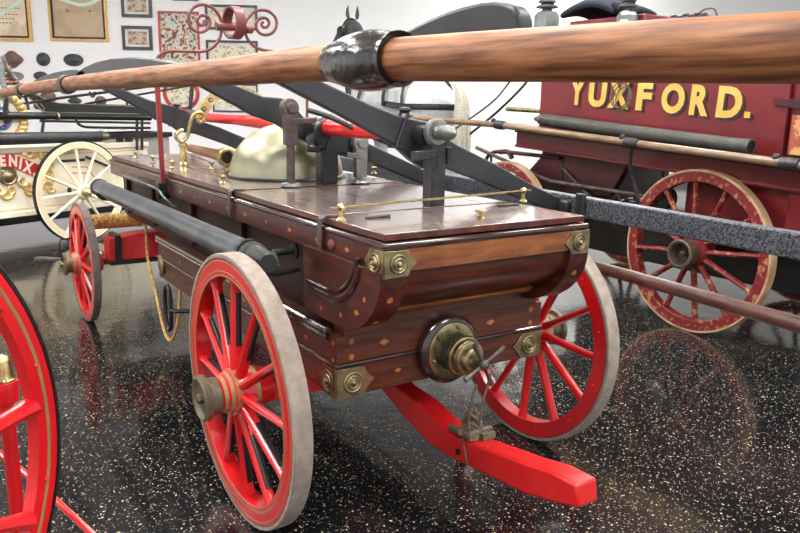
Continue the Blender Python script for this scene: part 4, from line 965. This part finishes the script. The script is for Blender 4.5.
# gilt scrolls, boss, blue ribbon
def curl(c, r_, t0, tn, s_=1, th=.02):
    gs = MB(); gs.tube([PP(c[0]+r_*(1-.75*i/22)*math.cos(R(t0+s_*tn*i/22)), c[1]+r_*(1-.75*i/22)*math.sin(R(t0+s_*tn*i/22)), .008) for i in range(23)], [th*(1-.5*i/22) for i in range(23)], 6); part('gilt_scroll', gs, gilt, ph)
for c, r_, t0, tn, s_ in (((6, 194), 6, 0, 400, 1), ((10, 190), 5, 90, 360, -1), ((0, 191), 5, 0, 300, 1), ((28, 186), 6, 0, 400, 1), ((31, 191), 5, 180, 400, -1), ((22, 181), 6, 30, 300, 1), ((28, 155), 5, 180, 400, 1), ((35, 155), 5, 0, 400, -1), ((43, 156), 4, 0, 360, 1),
                          ((51, 166), 5, 90, 400, 1), ((50, 173), 5, 270, 400, -1), ((52, 180), 5, 90, 360, 1), ((46, 186), 5, 0, 400, -1), ((50, 189), 4, 0, 360, 1), ((-22, 190), 6, 0, 400, 1), ((-30, 186), 6, 0, 400, -1), ((-18, 156), 5, 0, 400, 1)): curl(c, r_, t0, tn, s_)
part('boss', MB().lathe([(.085, 0), (.085, .02), (.07, .035), (.06, .03), (.045, .04), (.02, .06), (.0001, .062)], PP(7, 176, .003), pn_, 28), brass_dull, ph)
part('blue_ribbon', MB().prism([PP(a, b, .006) for a, b in ((13, 175), (18, 177), (22, 183), (20, 186), (17, 183), (13, 184))], pn_*.006), blue, ph)
# wreath and medallion on top
mc = PP(2, 118, .05); part('medallion', MB().lathe([(.0001, -.02), (.17, -.02), (.17, 0), (.0001, .004)], mc, pn_, 40), cream, ph)
wr_ = MB()
for k in range(26):
    t = 2*PI*k/26; q = mc+(pt*math.cos(t)+Z*math.sin(t))*.195; wr_.ball(q+pn_*.01, .038, 8, sc=(1.2, 1, 1)); 
part('wreath', wr_, gilt, ph)
md = MB(); md.tube([mc+pn_*.012+(pt*math.cos(t)*.07+Z*math.sin(t)*.09)+pt*.0 for t in [2*PI*i/24 for i in range(24)]], .014, 8, closed=True); part('medallion_ring', md, blue, ph)
part('medallion_flower', MB().ball(mc+pt*.03-Z*.03+pn_*.01, .022, 10).ball(mc+pt*.01-Z*.07+pn_*.01, .018, 10), oxred, ph)
# pump rails, hose tube and rods above
tb = MB(); tb.tube([PP(-70, 142, .12), PP(0, 139, .12), PP(102, 136.5, .12)], [.055, .055, .05], 20); part('stowed_hose', tb, hosedark, ph)
part('hose_cap', MB().lathe([(.053, 0), (.055, .03), (.045, .05), (.042, .08)], PP(100, 136.5, .12), pt, 18), brass_dull, ph)
pr_ = MB(); pr_.tube([PP(-60, 115.5, .1), PP(60, 116, .1), PP(150, 117.5, .1)], .033, 16); part('pump_bar', pr_, black, ph)
part('bar_ring', MB().lathe([(.034, -.01), (.038, -.01), (.038, .01), (.034, .01)], PP(57, 116.5, .1), pt, 16, closed=True), brass, ph)
rd = MB()
rd.tube([PP(10, 106, .0), PP(60, 98, .0), PP(108, 92, .0), PP(160, 85, .0)], .013, 8)
rd.tube([PP(85, 104, -.2), PP(120, 98, -.2), PP(200, 84, -.2)], .011, 8)
rd.tube([PP(40, 121, .1), PP(150, 123, .1)], .012, 8); rd.tube(smooth_path([PP(76, 117, .12), PP(77, 122, .12), PP(82, 126, .12), PP(95, 127.5, .12), PP(150, 128, .12)], 4), .013, 8)
rd.tube([PP(44, 118, .1), PP(42, 133, .1)], .014, 8); rd.tube([PP(137, 118, .1), PP(137, 150, .1)], .016, 8); rd.tube([PP(142, 118, .1), PP(142, 150, .1)], .016, 8); rd.tube([PP(192, 86, -.2), PP(190, 112, -.2)], .024, 8)
rd.tube([PP(18, 92, .0), PP(17, 108, .0)], .03, 8); rd.tube([PP(127, 100, -.1), PP(127, 118, -.1)], .013, 8)
part('pump_rods', rd, black, ph)
lv = MB(); lv.prism([PP(a, b, -.05) for a, b in ((22, 92), (34, 92), (48, 99), (60, 103.5), (100, 104), (137, 105), (146, 112), (150, 117), (45, 113), (36, 102))], -pn_*.05)
part('pump_lever', lv, black, ph, bevel=.006)
gl = MB()
for off in (-.048,): gl.tube(smooth_path([PP(30, 92, off), PP(46, 99, off), PP(60, 103, off), PP(100, 105, off), PP(137, 107, off), PP(147, 114, off)], 6), .0045, 6)
gl.tube(smooth_path([PP(36, 99, -.046), PP(44, 108, -.046), PP(46, 112, -.046), PP(90, 113, -.046), PP(140, 114, -.046)], 6), .0045, 6)
part('lever_lining', gl, mat('olive_gilt_line', (.30, .27, .12), rough=.5), ph)
bx = MB(); pbox(bx, along(PP(112, 150)), along(PP(176, 150)), PP(120, 160).z, PP(120, 134).z, -.5, -.1); part('rear_box', bx, mat('dull_grey_panel', (.32, .30, .27), rough=.5), ph, bevel=.008)
bx = MB(); pbox(bx, along(PP(111, 150)), along(PP(178, 150)), PP(120, 139).z, PP(120, 134).z, -.52, -.08)
for a in (116, 125): pbox(bx, along(PP(a+7, 150)), along(PP(a+14, 150)), PP(120, 152).z, PP(120, 139).z, -.11, -.092)
part('box_trim', bx, black, ph, bevel=.004)
ub = MB(); pbox(ub, aL-1.2, aR, .16, zlo, -.75, -.35); pbox(ub, aL-1.2, aR, PR-.06, zlo-.03, -.8, -.1); part('underframe', ub, black, ph, bevel=.01)  # deep black skirt below the frame is added to darken the floor reflection
part('axle', MB().cyl(PC-pn_*.05, PC-pn_*1.25, .035), black, ph)
wf = PC-pt*2.6; wheel(ph, wf-pn_*.03, pn_, PR, .06, .062, 12, cream, black, cream, [(.0001, -.08), (.05, -.08, 0), (.075, .04, 0), (.0001, .075, 0)], cream, stripe=creamline, stripe_r=(.425, .445), sr=(.02, .014), tt=.014)
fm = MB(); pq = [(0, 76), (2, 90), (8, 96), (12, 108)]
fm.tube(smooth_path([PP(2, 56, .25), PP(8, 70, .25), PP(16, 80, .25)], 5), .02, 8); fm.tube(smooth_path([PP(2, 62, .25), PP(3, 80, .25), PP(6, 97, .25), PP(5, 116, .1)], 5), .022, 8)
part('front_bracket', fm, steel, ph)
og = MB(); 
for (a, b, s_) in ((2, 68, 1.2), (4, 82, 1.), (12, 82, .9), (9, 76, .6)): og.ball(PP(a, b, .2), .05*s_, 10, sc=(1.3, 1, .6))
part('copper_ornament', og, copper, ph)

# ================================================================== WALL PICTURES
PL = WC+n_left*.002
def W_(a, b, off=0.): return onp(a, b, PL+n_left*off, n_left)
ex = -t_left   # to the right along the wall
def picture(name, label, cat, box, fw, mf, mimg, matw=0., dw=0., extra=None, group=None, label_img=None):
    x0, y0, x1, y1 = box
    pl, pr, ptp, pb_ = W_(x0, (y0+y1)/2), W_(x1, (y0+y1)/2), W_((x0+x1)/2, y0), W_((x0+x1)/2, y1)
    c = (pl+pr)/2; c.z = (ptp.z+pb_.z)/2; hw = (pr-pl).dot(ex)/2; hh = (ptp.z-pb_.z)/2
    t = thing(name, label, cat, tuple(c-Z*hh), 0, group)
    mb = MB(); th = .03
    P_ = lambda u, v, w: c+ex*u+Z*v+n_left*w
    def rectring(mb, U, Vv, f, w0, w1, mi=0):
        for (u0, u1, v0, v1) in ((-U, U, Vv-f, Vv), (-U, U, -Vv, -Vv+f), (-U, -U+f, -Vv+f, Vv-f), (U-f, U, -Vv+f, Vv-f)):
            mb.prism([P_(u0, v0, w0), P_(u1, v0, w0), P_(u1, v1, w0), P_(u0, v1, w0)], n_left*(w1-w0), mi)
    rectring(mb, hw, hh, fw, 0, th); part('frame', mb, mf, t, bevel=.003)
    U, Vv = hw-fw, hh-fw
    if dw: mb = MB(); rectring(mb, U, Vv, dw, 0, .02); part('slip', mb, black, t); U -= dw; Vv -= dw
    if matw: mb = MB(); rectring(mb, U, Vv, matw, 0, .012); part('mount', mb, mount, t); U -= matw; Vv -= matw
    mb = MB(); mb.prism([P_(-U, -Vv, 0), P_(U, -Vv, 0), P_(U, Vv, 0), P_(-U, Vv, 0)], n_left*.008); part('print', mb, mimg, t)
    if extra: extra(t, P_, U, Vv)
    return t
ribbon_green = mat('pale_green_ribbon', (.62, .80, .66), (.72, .86, .74), rough=.4)  # pale green colour of the ribbon strips
def ex1(t, P_, U, Vv):
    mb = MB(); mb.bar(P_(U*.15, -Vv*.52, .013), P_(U*.97, Vv*.06, .013), .05, .004, hint=n_left); part('ribbon', mb, ribbon_green, t)
    mb = MB()
    for i, v in enumerate((-.22*Vv, -.40*Vv, -.52*Vv, -.64*Vv)):
        for j in range(9-i): mb.bar(P_(.02+j*.05, v, .009), P_(.02+j*.05+.028, v, .009), .014, .004, hint=n_left)
    part('ink_lines', mb, plaque_brown, t)
def ex2(t, P_, U, Vv):
    mb = MB(); pts = [P_(-U+2*U*i/20, Vv*(-.16-.10*math.sin(i/20*1.7*PI-.55*PI)+.08*i/20), .014) for i in range(21)]
    for a, b in zip(pts, pts[1:]): mb.bar(a, b, .05, .004, hint=n_left)
    part('ribbon', mb, ribbon_green, t)
    mb = MB()
    for u in (-.15, .18): mb.lathe([(.018, 0), (.018, .004)], P_(u, -Vv*.36, .008), n_left, 12)
    part('seal', mb, plaque_brown, t)
picture('framed_document', 'gold framed pale document cut by the left edge of the wall, with written lines', 'picture', (-52, -42, 30, 40.5), .045, goldframe, parch2, dw=.03, extra=ex1)
picture('framed_document', 'gold framed tan parchment with a pale green ribbon, second from left on the wall', 'picture', (47.5, -50, 106, 41.3), .035, goldframe, parch, dw=.03, extra=ex2)
picture('framed_print', 'small dark framed print, upper of the pair left of the red poster', 'picture', (121.5, -8, 152, 17.5), .045, blackframe, sepia_print, matw=.035)
picture('framed_print', 'small dark framed print, lower of the pair left of the red poster', 'picture', (122.5, 26, 152.5, 50), .045, blackframe, sepia_print, matw=.035)
picture('framed_poster', 'red framed colourful poster behind the left iron scroll', 'picture', (159.5, 11.5, 200, 76), .03, redframe, scene_print)
picture('framed_print', 'wide black framed print behind the red iron ring', 'picture', (205.5, 5, 257.5, 30), .035, blackframe, pale_print, matw=.045)
picture('framed_print', 'wide black framed print just above the wooden pole, below the ring', 'picture', (206.5, 40.5, 258, 66), .035, blackframe, pale_print, matw=.045)
picture('framed_print', 'thin brown framed picture at the top edge above the red poster', 'picture', (172, -20, 198, .8), .02, plaque_brown, pale_print)
picture('framed_print', 'black framed picture low on the wall seen under the wooden pole', 'picture', (213, 84, 258, 112), .02, blackframe, pale_print, matw=.05)
def plaque(label, cx_, cy_, rx, ry, m, shape='oval'):
    c = W_(cx_, cy_); sx = (W_(cx_+rx, cy_)-c).length; sz = abs(W_(cx_, cy_+ry).z-c.z); mb = MB()
    n = 28; pts = []
    for i in range(n):
        t = 2*PI*i/n; k = 1+(.10*math.cos(4*t) if shape == 'shield' else 0)
        pts.append((math.cos(t)*k, math.sin(t)*k))
    def ring(s_, w): return [c+ex*(u*sx*s_)+Z*(v*sz*s_)+n_left*w for u, v in pts]
    rows = [ring(1, 0), ring(1, .02), ring(.93, .03), ring(.86, .022), ring(.45, .03), ring(.3, .045), ring(.02, .048)]
    base = len(mb.v)
    for r_ in rows: mb.v += r_
    for i in range(len(rows)-1):
        for k in range(n): mb.f.append([i*n+k, i*n+(k+1) % n, (i+1)*n+(k+1) % n, (i+1)*n+k]); mb.m.append(0)
    mb.f.append([n*(len(rows)-1)+k for k in range(n)]); mb.m.append(0); mb.f.append([k for k in range(n)][::-1]); mb.m.append(0)
    tag(part('fire_mark', mb, m, None), label, 'plaque')
plaque('scalloped brown fire mark below the leftmost gold frame', 12.5, 59.5, 10, 8, plaque_brown, 'shield')
plaque('round dark fire mark between the brown shield and the oval', 43.5, 59.3, 6.8, 6.8, plaque_dark)
plaque('wide oval fire mark below the tan parchment', 73.7, 60, 9.8, 6.2, plaque_dark)
plaque('dark plaque under the round fire mark, half hidden by the pole end', 41, 76, 7, 4.5, plaque_dark)
plaque('small greenish plaque at the far left above the pole tip', 15, 76, 9, 4.5, plaque_green)
plaque('brown oval fire mark under the wooden pole near its iron ring', 48.5, 97.5, 8, 6.5, plaque_brown)
plaque('small square dark fire mark seen between the pump rods', 75, 101, 6.2, 4, plaque_dark, 'shield')
plaque('small round brown fire mark right of the square one', 101, 101, 5.6, 5, plaque_brown)
plaque('small brown plaque low behind the black pump lever, left of the brown oval', 38, 106, 4, 3.5, plaque_brown)
rd_ = thing('round_picture', 'oval red rimmed picture seen under the wooden pole behind the brass arc', 'picture', tuple(W_(181, 110)))
c = W_(181.5, 93); sx = (W_(198, 93)-c).length; sz = abs(W_(181, 109).z-c.z)
part('frame', MB().tube([c+ex*(sx*math.cos(t))+Z*(sz*math.sin(t))+n_left*.02 for t in [2*PI*i/40 for i in range(40)]], .03, 8, closed=True), redframe, rd_)
part('print', MB().prism([c+ex*(sx*math.cos(t))+Z*(sz*math.sin(t)) for t in [2*PI*i/40 for i in range(40)]], n_left*.01), pale_print, rd_)

# ================================================================== LIGHT & VIEW
w = bpy.data.worlds.new('world'); bpy.context.scene.world = w; w.use_nodes = True
w.node_tree.nodes['Background'].inputs['Color'].default_value = (1, 1, 1, 1); w.node_tree.nodes['Background'].inputs['Strength'].default_value = .85
sc = bpy.context.scene
sc.view_settings.view_transform = 'Standard'; sc.view_settings.look = 'None'; sc.view_settings.gamma = 1; sc.view_settings.exposure = 0.62
sc.view_settings.use_curve_mapping = False
